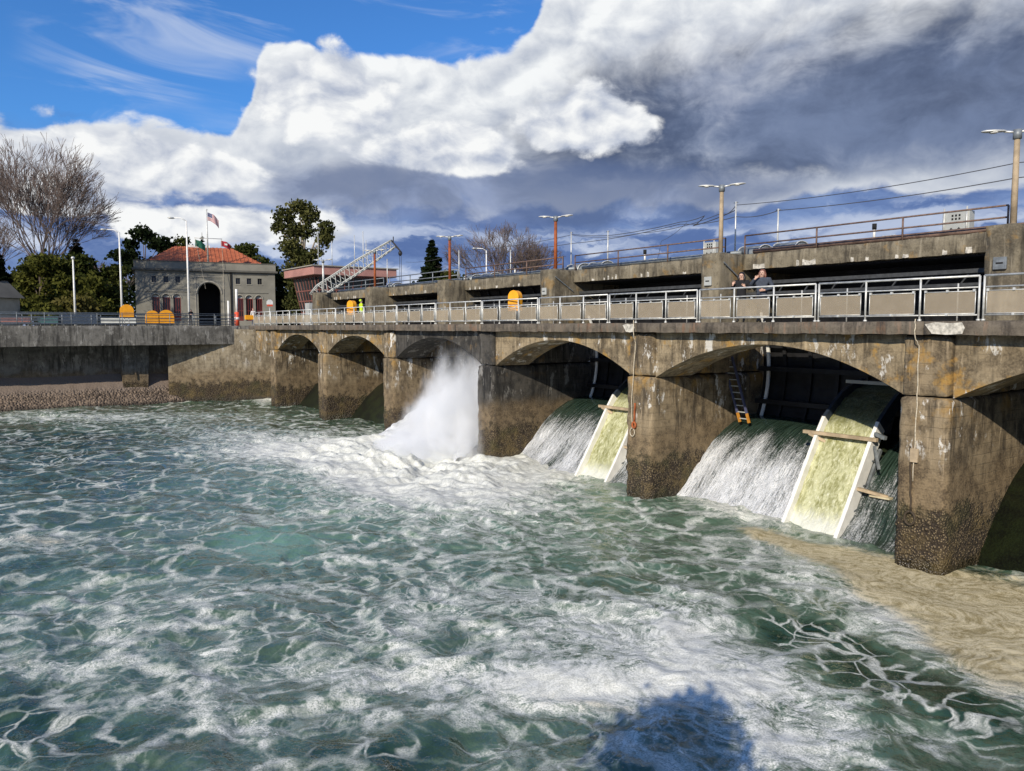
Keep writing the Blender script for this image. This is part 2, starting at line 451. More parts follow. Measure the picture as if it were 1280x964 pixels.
M['wire'] = plain('black_wire', (.05, .05, .055), .6, 0, .1)
M['rope'] = plain('pale_rope', (.55, .48, .36), .9, 0, .3, 20)
M['rope_dark'] = plain('wet_dark_rope', (.05, .035, .02), .8, 0, .3, 20)
M['ladder'] = plain('blue_ladder_paint', (.10, .11, .20), .5, .3, .2)
M['ladder_foot'] = plain('ladder_orange', (.50, .22, .03), .6, .1, .2)
M['navy'] = plain('slate_blue_steel', (.035, .050, .075), .4, .4, .2)
def _mesh(g):
    p = g.obj()
    d = g.n('BsdfDiffuse'); g.put(d.inputs[0], g.mix(g.noise(p, 3.0, 3), (.36, .30, .215), (.47, .40, .30)))
    t = g.n('BsdfTransparent'); m = g.n('MixShader'); m.inputs[0].default_value = .46
    g.nt.links.new(t.outputs[0], m.inputs[1]); g.nt.links.new(d.outputs[0], m.inputs[2]); g.out(X(g.nt, m.outputs[0]))
M['mesh'] = mat('fine_wire_mesh', _mesh)

# ------------------------------------------------------------------ river
BAY = 11.35; PW = 1.35
FOAM = [
    (-22.6, -2.67, 2.64, 3.7, 9.57, -5.48, 1.1), (-26.23, -5.7, 7.98, 2.84, 6.5, -3.04, 0.8), (-32.69, -8.77, 3.48, 4.88, 4.74, -1.46, 0.5),
    (-18.42, -1.3, 1.34, 1.88, 3.38, -2.35, 0.5), (-42.4, -9.53, 3.74, 5.26, 3.35, -0.8, 0.22), (-17.18, 1.15, 1.24, 1.76, 1.95, -1.58, 0.55),
    (-6.53, 1.43, 2.76, 0.22, 0.74, -1.05, 0.6), (-55.8, -14.06, 7.24, 10.16, 4.23, -0.53, 0.45), (-65.37, 2.06, 0.74, 1.06, 7.11, -2.26, 0.9),
    (-17.9, -20.44, 1.22, 1.74, 1.36, -0.1, 0.45), (-14.74, -18.52, 2.18, 3.08, 0.96, -0.14, 0.2), (-15.92, -13.64, 0.62, 3.66, 0.82, -0.24, 0.28),
    (-10.82, -13.0, 2.44, -0.24, 0.75, -0.55, 0.25), (-8.51, -18.56, 2.52, 3.56, 2.34, -0.46, 0.2), (-3.93, -13.02, 1.9, 2.66, 2.0, -1.19, 0.25),
    (-1.16, -10.38, 1.62, 2.26, 1.77, -1.62, 0.38), (0.43, -8.93, 0.74, 1.02, 1.52, -1.77, 0.35), (-1.26, -14.6, 2.66, 3.2, 0.67, -0.41, 0.42),
    (-3.21, -19.16, 0.6, 0.84, 0.98, -0.21, 0.4), (-6.33, -21.11, 0.76, 1.08, 0.77, -0.06, 0.32), (-0.76, -16.73, 0.94, 2.72, 0.49, -0.18, 0.3),
    (-1.9, -1.89, 1.82, 0.86, 1.29, -2.06, 0.3), (2.18, -3.98, 2.66, 0.44, 0.82, -1.85, 0.55), (5.09, -5.79, 0.82, 1.18, 0.97, -2.32, 0.5),
    (2.79, -11.24, 1.18, 1.68, 1.39, -1.68, 0.45), (4.83, -10.46, 1.16, 1.64, 0.47, -0.79, 0.35), (2.46, -8.86, 0.58, 0.8, 1.37, -1.94, 0.25),
    (0.54, -12.78, 0.9, 1.28, 0.78, -0.66, 0.4), (1.74, -15.0, 0.94, 1.28, 0.39, -0.28, 0.2), (1.11, -6.78, 1.38, 0.5, 0.53, -0.89, -0.42),
    (2.37, -7.31, 1.38, 0.72, 0.57, -1.03, -0.42), (4.07, -7.52, 1.56, 0.06, 0.42, -1.08, -0.45), (5.28, -7.22, 1.08, -0.2, 0.29, -1.04, -0.4),
    (5.78, -7.76, 0.56, 0.18, 0.26, -0.79, -0.3), (5.27, -10.26, 0.6, 0.62, 0.24, -0.48, -0.25), (-12.95, -14.45, 1.18, 1.66, 1.86, -0.6, -0.35),
    (-5.53, -15.0, 0.8, 1.12, 0.78, -0.33, -0.22), (-2.89, -20.66, 1.12, 1.56, 1.19, -0.15, -0.22), (0.33, -16.79, 1.08, 1.54, 0.54, -0.26, -0.2),
    (-26.33, -15.12, 5.34, 7.52, 4.49, -0.87, -0.05), (-13.31, -7.46, 4.42, 6.22, 2.0, -1.19, -0.05), (-37.88, -15.06, 4.86, 6.86, 6.05, -0.91, -0.1),
]
SCUM = [
    (-4.34, -0.33, 1.14, 0.14, 0.53, -0.8, 1.0), (-2.11, -0.74, 1.22, 0.18, 0.66, -1.12, 1.0), (-0.29, -0.71, 1.36, 0.06, 0.67, -1.36, 1.0),
    (1.95, -1.13, 1.56, 0.52, 0.91, -2.17, 1.1), (4.09, -2.16, 1.44, 0.56, 0.99, -2.89, 1.2), (4.58, -4.56, 1.34, -0.16, 0.55, -1.85, 0.8),
    (0.91, -2.82, 1.5, -0.14, 0.46, -0.99, 0.5), (-17.53, -20.24, 1.08, 1.5, 1.11, -0.09, 0.55), (-2.9, -19.23, 0.34, 0.48, 0.56, -0.12, 0.35),
    (1.49, -12.81, 0.9, 0.52, 0.28, -0.31, 0.45), (0.03, -13.95, 1.28, 1.34, 0.26, -0.2, 0.3), (-6.97, -21.49, 0.48, 0.68, 0.54, -0.03, 0.35),
]
AER = [
    (-12.95, -14.45, 1.28, 1.8, 2.43, -0.79, 1.0), (-13.98, -3.58, 5.02, 7.08, 4.32, -3.14, 0.55), (-12.26, -8.08, 3.4, 4.76, 3.08, -1.82, 0.35),
    (-11.03, -19.07, 1.88, 2.64, 2.88, -0.43, 0.3), (-24.2, -12.11, 6.42, 9.02, 5.85, -1.68, 0.2), (-20.56, -7.0, 3.2, 4.5, 5.27, -2.5, 0.5),
    (-6.75, -7.28, 2.18, 3.06, 2.04, -1.65, 0.3), (-22.14, 18.98, 15.58, 21.92, -39.17, 47.47, 0.0),
]
def blob_field(L, x, y, p=1.0):
    r = np.zeros_like(x)
    for cx, cy, ax, ay, bx, by, amp in L:
        det = ax*by-ay*bx
        u = ((x-cx)*by-(y-cy)*bx)/det; v = ((y-cy)*ax-(x-cx)*ay)/det
        r += amp*np.exp(-(u*u+v*v)**p)
    return r
def water_mat(name):
    def fn(g):
        p0 = g.pos(); x, y, z = g.sep(p0); p = g.comb(x, y, 0.0)
        fo = g.attr('foam'); sc = g.attr('scum'); ae = g.attr('aerated')
        wa = g.v('SCALE', g.v('SUBTRACT', g.noise(p, .45, 2, color=True, dim='2D'), (.5, .5, .5)), scale=2.0)
        wb = g.v('SCALE', g.v('SUBTRACT', g.noise(p, 2.0, 3, color=True, dim='2D'), (.5, .5, .5)), scale=.22)
        pw = g.v('ADD', g.v('ADD', p, wa), wb)
        v1 = g.voro(pw, .46, 'DISTANCE_TO_EDGE', dim='2D'); v2 = g.voro(g.v('ADD', pw, (5, 9, 0)), 1.25, 'DISTANCE_TO_EDGE', dim='2D')
        v3 = g.voro(g.v('ADD', pw, (1, 3, 0)), 3.6, 'DISTANCE_TO_EDGE', dim='2D')
        n1 = g.noise(pw, .8, 4, .6, dim='2D'); n2 = g.noise(pw, 5, 4, .65, dim='2D'); n3 = g.noise(p, 26, 3, .65, dim='2D')
        fl = (fo + (n1-.5)*.75).clamp()
        nm = g.noise(g.v('ADD', p, (4, 7, 0)), 2.2, 3, .6, dim='2D'); tv = g.sm(nm, .34, .64, .10, 1.7)
        k1 = fl.pow(1.3)*.58*tv; k2 = fl.pow(1.4)*.50*tv; k3 = fl.pow(1.4)*.50
        j = (n2-.5)*.24 + (n3-.5)*.12
        m1 = g.sm(v1 + j, k1+.07, k1*.10-.01).pow(1.4); m2_ = g.sm(v2 + j, k2+.06, k2*.10-.01).pow(1.4); m3 = g.sm(v3 + j, k3+.04, k3*.1-.01)
        nb = g.noise(p, .22, 3, .5, dim='2D')
        m1 = m1*g.sm(nb, .36, .56, .10, 1.0); m2_ = m2_*g.sm(nb, .66, .42, .15, 1.0)
        lace = g.sm(n2*.5+n3*.5, .30, .62, .45, 1.0)
        mask = m1.max(m2_*g.sm(fl, .10, .42, .05, .90)).max(m3*g.sm(fl, .28, .62, .0, .85))
        mask = mask*g.sm(n3*.6+n2*.4, .32, .55, .6, 1.0)*g.sm(nm, .30, .52, .4, 1.0)
        thin = g.sm(v2 + j*.25, .085, .015)*g.sm(fo, .16, .07)*g.sm(ae, .6, .2)*.75
        mask = mask.max(thin).max(g.sm(v1 + j*.3, .06, .01)*g.sm(fo, .16, .07)*g.sm(ae, .6, .2)*.85)
        pv = n1*.66+n2*.50+(n3-.5)*.12; pt = .90-fo*.60
        mask = mask.max(g.sm(pv, pt, pt+.16)*g.sm(n3*.5+n2*.5, .3, .6, .6, 1.0))
        mask = (mask*g.mixf(g.sm(fl, .5, .95), lace, 1.0)).max(g.sm(fl + (n2-.5)*.5, .60, .92))
        haze = (m1.max(m2_)*.45 + fl*.6 + g.sm(fo + (nb-.5)*.3, .04, .30)*.42).clamp()                # bubbles below the surface
        scm = (sc*1.1 + (n1-.5)*.9 + (n2-.5)*.6)
        scm = g.sm(scm, .33, 1.0)
        deep = g.mix(g.sm(n1, .3, .7), (.010, .030, .018), (.034, .075, .048))
        deep = g.mix(ae.clamp(), deep, (.14, .255, .175))
        body = g.mix(haze*.66, deep, (.145, .220, .150))
        foamc = g.mix(g.sm(n3*.5+n2*.5, .35, .65), (.50, .51, .455), (.82, .82, .74))
        scumc = g.mix(g.sm(n2*.5+n3*.3+n1*.2, .36, .62), (.27, .215, .100), (.62, .54, .35))
        c = g.mix(mask, body, foamc)
        c = g.mix(scm*g.sm(n3, .2, .5, .7, 1.0), c, scumc)
        m2 = mask.max(scm)
        h = g.noise(p, 2.0, 4, .55, dim='2D')*(.95 - m2*.62) + m2*(.12 + n3*.10 + n2*.18)
        g.pbr(c, g.mixf(m2, .07, .7), 0, g.bump(h, .55, .14), spec=g.mixf(m2, .42, .12))
    return mat(name, fn)
M['water'] = water_mat('turbulent_green_water')
def build_river():
    xs = np.concatenate([np.linspace(-66.5, -30, 150)[:-1], np.linspace(-30, -12, 130)[:-1], np.linspace(-12, 13.5, 270)])
    ys = np.concatenate([np.linspace(-34, -23, 50)[:-1], np.linspace(-23, 3.4, 270)])
    Xg, Yg = np.meshgrid(xs, ys, indexing='ij')
    foam = blob_field(FOAM, Xg, Yg); scum = blob_field(SCUM, Xg, Yg); aer = blob_field(AER, Xg, Yg)
    foam = .15+.08*np.clip((Xg+25)/20, 0, 1)+1.0*foam+.13*fbm(Xg*.16, Yg*.16, 3.3, 3)
    foam = np.clip(foam, .04, 1.05)
    calm = 1-.75*np.clip(scum, 0, 1)
    wx = Xg+.8*pn(Xg*.4, Yg*.4, 8.0); wy = Yg+.8*pn(Xg*.4, Yg*.4, 5.0)
    h = .13*pn(wx*.17, wy*.17, 1.0)+.15*(.35-np.abs(pn(wx*.42, wy*.42, 2.0)))+.085*(.35-np.abs(pn(wx*1.0, wy*1.0, 3.0)))+.035*(.3-np.abs(pn(wx*2.3, wy*2.3, 4.0)))
    turb = blob_field([(-24.5, -1.0, 3, 4, 9, -5, 1.0), (-28, -5, 7, 2.5, 6, -2.6, .6)], Xg, Yg)
    h = 1.35*h
    foam = np.clip(foam+np.clip(h-.10, 0, .2)*1.6*np.clip((Xg+70)/50, .5, 1), .04, 1.05)
    h = h*calm*(1+1.1*turb)+.30*turb*np.clip(fbm(Xg*.7, Yg*.7, 9.0, 4)+.35, 0, 2)
    h += .10*np.clip(aer, 0, 1)*np.exp(-((Xg+14.2)**2+(Yg+14.7)**2)/9)
    h += .05*np.clip(foam-.5, 0, .5)*(.5+pn(Xg*3, Yg*3, 2.0))
    v = np.stack([Xg.ravel(), Yg.ravel(), h.ravel()], 1)
    np_mesh('river', v, grid_faces(len(xs), len(ys)), M['water'], attrs={'foam': foam, 'scum': scum, 'aerated': aer}, kind='structure')
    m = MB()
    for x0, x1, y0, y1 in ((-64, 1500, -1500, -33.9), (13.4, 1500, -33.9, -1)): m.add([(x0, y0, -.35), (x1, y0, -.35), (x1, y1, -.35), (x0, y1, -.35)], [(0, 1, 2, 3)])
    m.build('river_reach', M['water'], kind='structure')
    MB().add([(-64, 14, 5.9), (2500, 14, 5.9), (2500, 2500, 5.9), (-64, 2500, 5.9)], [(0, 1, 2, 3)]).build('lake', M['water'], kind='structure')
build_river()

# ------------------------------------------------------------------ dam
OG = [(1.2, -.8), (1.9, -.1), (2.5, .64), (3.5, 1.73), (4.27, 2.36), (5.05, 2.80), (5.83, 2.98), (7.0, 2.9), (9.5, 2.0), (13.0, 1.0)]
dam = thing('spillway_dam', 'long weathered concrete dam with arched bays, deck and gate bridge', 'dam', (0, 0, 0))
def algae(g):
    p = g.pos(); x, y, z = g.sep(p); n = g.noise(p, 1.2, 5, .65); n3 = g.noise(p, 14, 3)
    c = g.mix(g.sm(n, .35, .65), (.004, .006, .003), (.014, .022, .006)); c = g.mix(g.sm(n3, .4, .7)*.4, c, (.022, .030, .010))
    g.pbr(c, .5, 0, g.bump(n3+n, .6, .03))
M['algae'] = mat('algae_covered_concrete', algae)
for i in range(-1, 6):
    x0 = -BAY*i
    pm = M['black_pier'] if i == 2 else M['pier']
    st = .13 if i <= 1 else .2
    v, f = rough_box(x0-.03, x0+PW+.05, -.06, 13.0, -1.2, 5.03, st, .010, .05, .05, .05); p = np_mesh('pier', v, f, pm, False, dam)
    v, f = rough_box(x0, x0+PW, 0.0, 13.0, 5.035, 6.80, st, .008, .04, 0, .05); np_mesh('pier_head', v, f, pm, False, p)
    v, f = rough_box(x0+.45, x0+1.45, 3.74, 9.3, 6.80, 10.17, .2, .012, .05, 0, .04); np_mesh('gate_bridge_pier', v, f, M['upper'], False, dam)
def arch_z(t): return 5.03+1.40*(1-t*t)
for b in range(-1, 5):
    xa, xb = -BAY*(b+1)+PW, -BAY*b; xc = (xa+xb)/2; hw = (xb-xa)/2
    N = 40; m = MB(); top = 6.795
    ts = [-1+2*k/N for k in range(N+1)]
    for (yy, fl) in ((.22, False), (2.35, True)):
        vs = []; K = 6
        for t in ts:
            zb = arch_z(t)
            for k in range(K+1): vs.append((xc+t*hw*.9999, yy, zb+(top-zb)*k/K))
        fs = [(j*(K+1)+k, (j+1)*(K+1)+k, (j+1)*(K+1)+k+1, j*(K+1)+k+1) for j in range(N) for k in range(K)]
        m.add(vs, [q[::-1] for q in fs] if fl else fs)
    vs = []
    for t in ts: vs += [(xc+t*hw*.9999, .22, arch_z(t)), (xc+t*hw*.9999, 2.35, arch_z(t))]
    m.add(vs, [(2*j, 2*j+1, 2*j+3, 2*j+2) for j in range(N)])
    m.build('arch_wall', M['black_pier'] if b == 2 else M['arch'], dam)
    # ogee sill
    pts = OG+[(13.0, -1.2), (1.2, -1.2)]
    MB().prism(pts, 'x', xa-.02, xb+.02).build('spillway_sill', M['algae'], dam, True)
    # radial gate
    lift = 2.1 if b == 2 else 0.0
    gm = MB(); K = 14; arc = []
    for k in range(K+1):
        a = math.radians(-28+56*k/K); arc.append((1.9+5.4*math.cos(a)-.3, 5.2+5.2*math.sin(a)+lift))
    vs = []
    for (yy, zz) in arc: vs += [(xa+.06, yy, zz), (xb-.06, yy, zz)]
    gm.add(vs, [(2*k, 2*k+1, 2*k+3, 2*k+2) for k in range(K)])
    gate = gm.build('radial_gate', M['steel_dark'], dam)
    for k in (3, 7, 11):
        yy, zz = arc[k]; MB().box(xa+.1, xb-.1, yy-.42, yy-.04, zz-.10, zz+.10).build('girder', M['steel_dark'], gate)
    for k in range(1, 8):
        xx = xa+(xb-xa)*k/8; r = MB()
        for j in range(K): r.bar((xx, arc[j][0]-.12, arc[j][1]), (xx, arc[j+1][0]-.12, arc[j+1][1]), .06, .16, (1, 0, 0))
        r.build('rib', M['steel_dark'], gate)
    if b in (0, 1):
        s = MB(); xx = xa+.55
        for j in range(K): s.bar((xx, arc[j][0]-.30, arc[j][1]), (xx, arc[j+1][0]-.30, arc[j+1][1]), .14, .07, (0, 1, 0))
        s.build('side_seal', M['white'], gate, label='pale curved steel strip')
        MB().box(xa+.6, xb-.6, 6.3, 6.4, 6.30, 6.42).build('walkway_beam', M['grey_box'], dam)
    # steelwork in the slot above the deck, with added blackout sheets
    MB().box(xa+.1, xb+.44, 8.75, 8.85, 6.6, 9.79).build('slot_plate', M['steel_dark'], dam)  # dark plate added to shut out the sky and keep the slot black
    MB().box(xa+.12, xb+.42, 5.73, 8.74, 9.44, 9.795).build('slot_soffit', M['steel_dark'], dam)  # added dark sheet hides the lit slab so the slot stays black
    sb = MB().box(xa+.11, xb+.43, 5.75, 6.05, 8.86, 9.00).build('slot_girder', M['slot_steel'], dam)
    MB().box(xa+.11, xb+.43, 5.60, 5.90, 8.42, 8.52).build('slot_ledge', M['slot_steel'], sb)
    for k in range(9):
        xx = xa+.5+(xb-xa-.3)*k/8; MB().bar((xx-.12, 5.86, 8.53), (xx+.12, 5.86, 8.85), .06, .05).build('slot_strut', M['slot_steel'], sb)
    # gate bridge
    v, f = rough_box(xa+.10, xb+.45, 5.30, 5.72, 9.47, 10.15, .22, .012, .035); bm_ = np_mesh('bridge_beam', v, f, M['upper'], False, dam)
    MB().box(xa+.10, xb+.45, 5.725, 9.2, 9.80, 10.13).build('bridge_slab', M['upper'], dam)
    rr = random.Random(b+40)
    for k in range(rr.randint(6, 9)):
        xx = xa+.6+rr.random()*(xb-xa-1.2); w = rr.choice([.12, .16, .22, .6]) if b <= 0 else rr.choice([.1, .14, .2]); h = .10+.16*rr.random()
        pl = [(xx, 9.50), (xx+w*.5, 9.485), (xx+w, 9.50), (xx+w*(.9+.1*rr.random()), 9.50+h*rr.uniform(.7, 1)), (xx+w*.55, 9.50+h*rr.uniform(.6, 1)), (xx+w*.1*rr.random(), 9.50+h)]
        MB().prism(pl, 'y', 5.268, 5.300).build('paint_patch', M['old_paint'], bm_)
for k in range(-2, 6):                       # walkway slab, cast bay by bay
    xa, xb = -BAY*k-BAY+.7, -BAY*k+.695
    if k == 5: xa = -62.0
    v, f = rough_box(xa, xb-.012, -.28, 4.6, 6.80, 7.19, .2, .008, .03); ds = np_mesh('deck_slab', v, f, M['deck'], False, dam)
    if k in (-1, 1):
        rr = random.Random(k+9); x, w = (1.75, .80) if k == -1 else (-10.76, .42)
        pl = [(x-w, 6.84), (x-w*.5, 6.815), (x, 6.84), (x+.06, 7.0), (x-.02, 7.15), (x-w*.4, 7.13), (x-w*.9, 7.16), (x-w-.2, 7.10)]
        MB().prism(pl, 'y', -.305, -.280).build('paint_patch', M['old_paint'], ds)
MB().prism([(-60.6, 5.0), (-57.6, 4.55), (-57.6, 6.79), (-60.6, 6.79)], 'y', -.05, 1.2).build('corbel', M['arch'], dam)

# water running over the sills
def fall_mat(g):
    u = g.uv(); x, s, _ = g.sep(u); fo = g.attr('foam'); n0 = g.noise(g.comb(x, s*.35, 0.0), 1.2, 4, dim='2D')
    pw = g.comb(x+ (n0-.5)*.12, s, 0.0)
    st = g.noise(g.comb(x*13.0, s*.60, 0.0), 1.0, 5, .65, dim='2D'); st2 = g.noise(g.comb(x*30.0, s*3.0, 0.0), 1.0, 4, .6, dim='2D')
    sp = g.noise(g.comb(x*9, s*9, 0.0), 1.6, 4, .7, dim='2D'); sp2 = g.noise(g.comb(x*40, s*30, 0.0), 1.0, 2, dim='2D')
    val = st*.34+st2*.32+sp*.38+(n0-.5)*.45
    mk = g.sm(val, .76-fo*.62, 1.06-fo*.62)
    deep = g.mix(g.sm(st, .35, .65), (.008, .018, .012), (.035, .060, .045))
    c = g.mix(mk, deep, g.mix(g.sm(sp2*.6+st2*.5, .42, .62), (.40, .43, .45), (.80, .81, .82)))
    h = st*.3+st2*.3+mk*sp*.7+mk*sp2*.25
    g.pbr(c, g.mixf(mk, .08, .6), 0, g.bump(h, .8, .10), spec=g.mixf(mk, .5, .2))
M['fall'] = mat('falling_water', fall_mat)
WP = np.array([(1.15, -.08), (1.55, .10), (2.0, .50), (2.6, 1.15), (3.2, 1.78), (3.75, 2.24), (4.3, 2.60), (5.0, 2.93), (5.8, 3.12), (6.6, 3.18), (7.3, 3.2)])
def sheet(name, xa, xb, whit, label_seed, amp=.05, WPs=WP):
    nu, nv = int((xb-xa)/.12), 70
    t = np.linspace(0, len(WPs)-1, nv); yy = np.interp(t, range(len(WPs)), WPs[:, 0]); zz = np.interp(t, range(len(WPs)), WPs[:, 1])
    for _ in range(3):
        yy[1:-1] = (yy[:-2]+2*yy[1:-1]+yy[2:])/4; zz[1:-1] = (zz[:-2]+2*zz[1:-1]+zz[2:])/4
    s = np.concatenate([[0], np.cumsum(np.hypot(np.diff(yy), np.diff(zz)))])[::-1]; s = s.max()-s; s = s[::-1]; s = s.max()-s
    us = np.linspace(xa, xb, nu); U, T = np.meshgrid(us, np.arange(nv), indexing='ij')
    S = np.cumsum(np.concatenate([[0], np.hypot(np.diff(yy[::-1]), np.diff(zz[::-1]))]))[::-1]     # 0 at the crest
    Sg = S[T]; fall = np.clip((Sg-1.9)/3.0, 0, 1)
    d = amp*(fbm(U*2.2+label_seed, Sg*.8, 0, 4))*(.3+fall)
    Yv = yy[T]-d*.7; Zv = zz[T]+d*.7
    foam = np.clip(whit*(fall**.9)+.10*pn(U*.6, Sg*.2, label_seed*1.0)+.04, 0, 1.1)
    v = np.stack([U.ravel(), Yv.ravel(), Zv.ravel()], 1)
    return np_mesh(name, v, grid_faces(nu, nv)[:, ::-1], M['fall'], attrs={'foam': foam}, uv=np.stack([U.ravel(), Sg.ravel()], 1), kind='structure')
sheet('falling_water', -BAY+PW+.04, -4.72, .80, 3.1)
sheet('falling_water', -2.70, -.05, .50, 7.7)
sheet('falling_water', -2*BAY+PW+.04, -BAY-4.72, .66, 12.3)
sheet('falling_water', -BAY-2.7, -BAY-.05, .5, 15.0)
# the open gate: a bursting white tongue of water
BURST = np.array([(-1.7, -.25), (-.9, .25), (0.0, .8), (1.0, 1.4), (2.4, 2.2), (3.8, 2.8), (5.2, 3.1), (6.0, 3.2), (6.6, 3.2)])
bo = sheet('bursting_water', -2*BAY-BAY+PW+.05, -2*BAY-.05, 1.05, 22.0, .30, BURST)

# spray thrown up by the open gate
def spray_mat(g):
    p = g.obj(); x, y, z = g.sep(p)
    # object space: unit blob, z 0..1 up
    n = g.noise(g.v('ADD', p, (2, 1, 0)), 2.3, 5, .62); n2 = g.noise(p, 7.5, 3, .6)
    # a fan: tallest at the +x side, thinning out towards -x
    hg = .22+.80*g.sm(x, -1.0, .45)
    r = ((z/hg)*(z/hg) + y*y*1.1 + (x.min(0.0))*(x.min(0.0))*.75 + x.max(0.0)*x.max(0.0)*.5).pow(.5)
    d = g.sm(r + (n-.5)*1.25 + (n2-.5)*.40, 1.0, .22)
    den = d*d*g.sm(z, .95, .10, .20, 1.0)*g.sm(x, -1.0, .2, .35, 1.0)*g.sm(x, .78, .60)*7.0
    v = g.n('VolumePrincipled'); v.inputs['Color'].default_value = (.96, .97, .98, 1); g.put(v.inputs['Density'], den)
    v.inputs['Anisotropy'].default_value = -.05
    g.out(X(g.nt, v.outputs[0]), True)
M['spray'] = mat('water_spray', spray_mat)
def spray(cx, cy, cz, rx, ry, rz, lean=(0, 0)):
    m = MB().ell((0, 0, 0), (1.02, 1.02, 1.02), 20, 12)
    o = m.build('water_spray', M['spray'], kind='stuff', label='white mist bursting from the open gate bay', cat='spray')
    o.location = (cx, cy, cz); o.scale = (rx, ry, rz); return o
spray(-26.4, .9, 0.0, 6.0, 3.6, 7.6)
spray(-27.2, -1.6, -.2, 5.6, 3.0, 2.2)

# ------------------------------------------------------------------ left: lock wing wall
wing = thing('wing_wall', 'streaked grey concrete wing wall with overhanging walkway at the far left', 'wall', (-64, -10, 0))
v, f = rough_box(-64.5, -63.7, -62, -.75, 5.40, 7.16, .3, .012, .03); np_mesh('fascia_beam', v, f, M['wing'], False, wing)
MB().box(-72, -64.51, -62, 8, 6.85, 7.15).build('walkway_slab', M['wing'], wing)
MB().prism([(-61.2, 6.4), (-65.55, -6.75), (-67.0, -6.3), (-62.6, 6.9)], 'z', -1, 6.84).build('flared_wall', M['flare'], wing)
MB().prism([(-61.2, 6.4), (-63.65, -.74), (-64.6, -.74), (-62.6, 6.9)], 'z', 6.845, 7.17).build('flared_wall_cap', M['wing'], wing)
v, f = rough_box(-68.0, -67.4, -62, -5.0, -1, 6.84, .5, .01, .02); np_mesh('back_wall', v, f, M['wing'], False, wing)
for yc in (-10, -26, -42):
    m = MB().add([(-64.75, yc-1.05, 1.2), (-63.9, yc-1.05, 1.2), (-63.9, yc+1.0, 1.2), (-64.75, yc+1.0, 1.2), (-64.85, yc-1.25, 5.395), (-63.75, yc-1.25, 5.395), (-63.75, yc+1.15, 5.395), (-64.85, yc+1.15, 5.395)],
                 [(0,3,2,1),(4,5,6,7),(0,1,5,4),(1,2,6,5),(2,3,7,6),(3,0,4,7)])
    m.v = [(x-2.3, y+.6, z) for x, y, z in m.v]
    c = m.build('column', M['wing'], wing); MB().box(-66.05, -66.0, yc+.48, yc+.6, 2.3, 5.39).build('drain_pipe', M['wing'], c)
def shingle(g):
    p = g.pos(); x, y, z = g.sep(p); n = g.noise(p, .8, 4); vb = g.voro(p, 5.5, 'F1'); vc = g.voro(p, 5.5, 'F1', out='Color')
    cr, _, _ = g.sep(vc)
    c = g.mix(cr, (.050, .036, .026), (.22, .165, .12)); c = g.mix(g.sm(z+(n-.5)*.9, 1.0, 1.6), c, g.mix(n, (.15, .115, .09), (.20, .16, .13)))
    c = g.mix(g.sm(z+(n-.5)*.3, .35, .05)*.8, c, (.018, .014, .010))
    g.pbr(c, .85, 0, g.bump((.5-vb)*g.sm(z, 1.7, 1.2, .15, 1.0), .9, .16))
M['shingle'] = mat('shingle', shingle)
def bank():
    xs = np.linspace(-64.4, -67.5, 40); ys = np.linspace(-62, -5.0, 260); Xg, Yg = np.meshgrid(xs, ys, indexing='ij')
    t = (-64.7-Xg)/2.6; h = -.20+2.75*np.sign(t)*np.abs(t)**.9
    h = h+.10*fbm(Xg*1.6, Yg*1.6, 0, 3)*np.clip(1.3-t, .3, 1)+.12*pn(Xg*.2, Yg*.2, 4.0)
    np_mesh('shingle_bank', np.stack([Xg.ravel(), Yg.ravel(), h.ravel()], 1), grid_faces(40, 260)[:, ::-1], M['shingle'], kind='structure')
bank()

# ------------------------------------------------------------------ fish slides
def slide_water(g):
    p = g.pos(); x, y, z = g.sep(p); q = g.comb(x, y*.45, z*.45)
    n = g.noise(q, 3.0, 4, .65, 1.2); n2 = g.noise(q, 9, 4, .65, .8); n3 = g.noise(p, 30, 3)
    top = g.sm(z + (n-.5)*.8, 3.2, 4.0)
    c = g.mix(g.sm(n*.5+n2*.5, .36, .60), (.22, .22, .075), (.52, .52, .30)); c = g.mix(g.sm(n2*.6+n3*.4, .54, .66)*.8, c, (.72, .72, .58))
    c = g.mix(top*.85, c, g.mix(n2, (.025, .032, .012), (.10, .105, .045)))
    c = g.mix(g.sm(z + (n2-.5)*.9, .75, .15)*.8, c, (.72, .73, .66))
    g.pbr(c, .35, 0, g.bump(n*.5+n2*.6+n3*.2, .8, .10))
M['slide_water'] = mat('algae_tinted_water', slide_water)
SP = [(.95, -.35), (1.75, .85), (2.58, 2.2), (3.12, 3.08), (3.58, 3.74), (4.2, 4.24), (4.75, 4.62), (5.6, 4.95), (6.2, 5.05)]
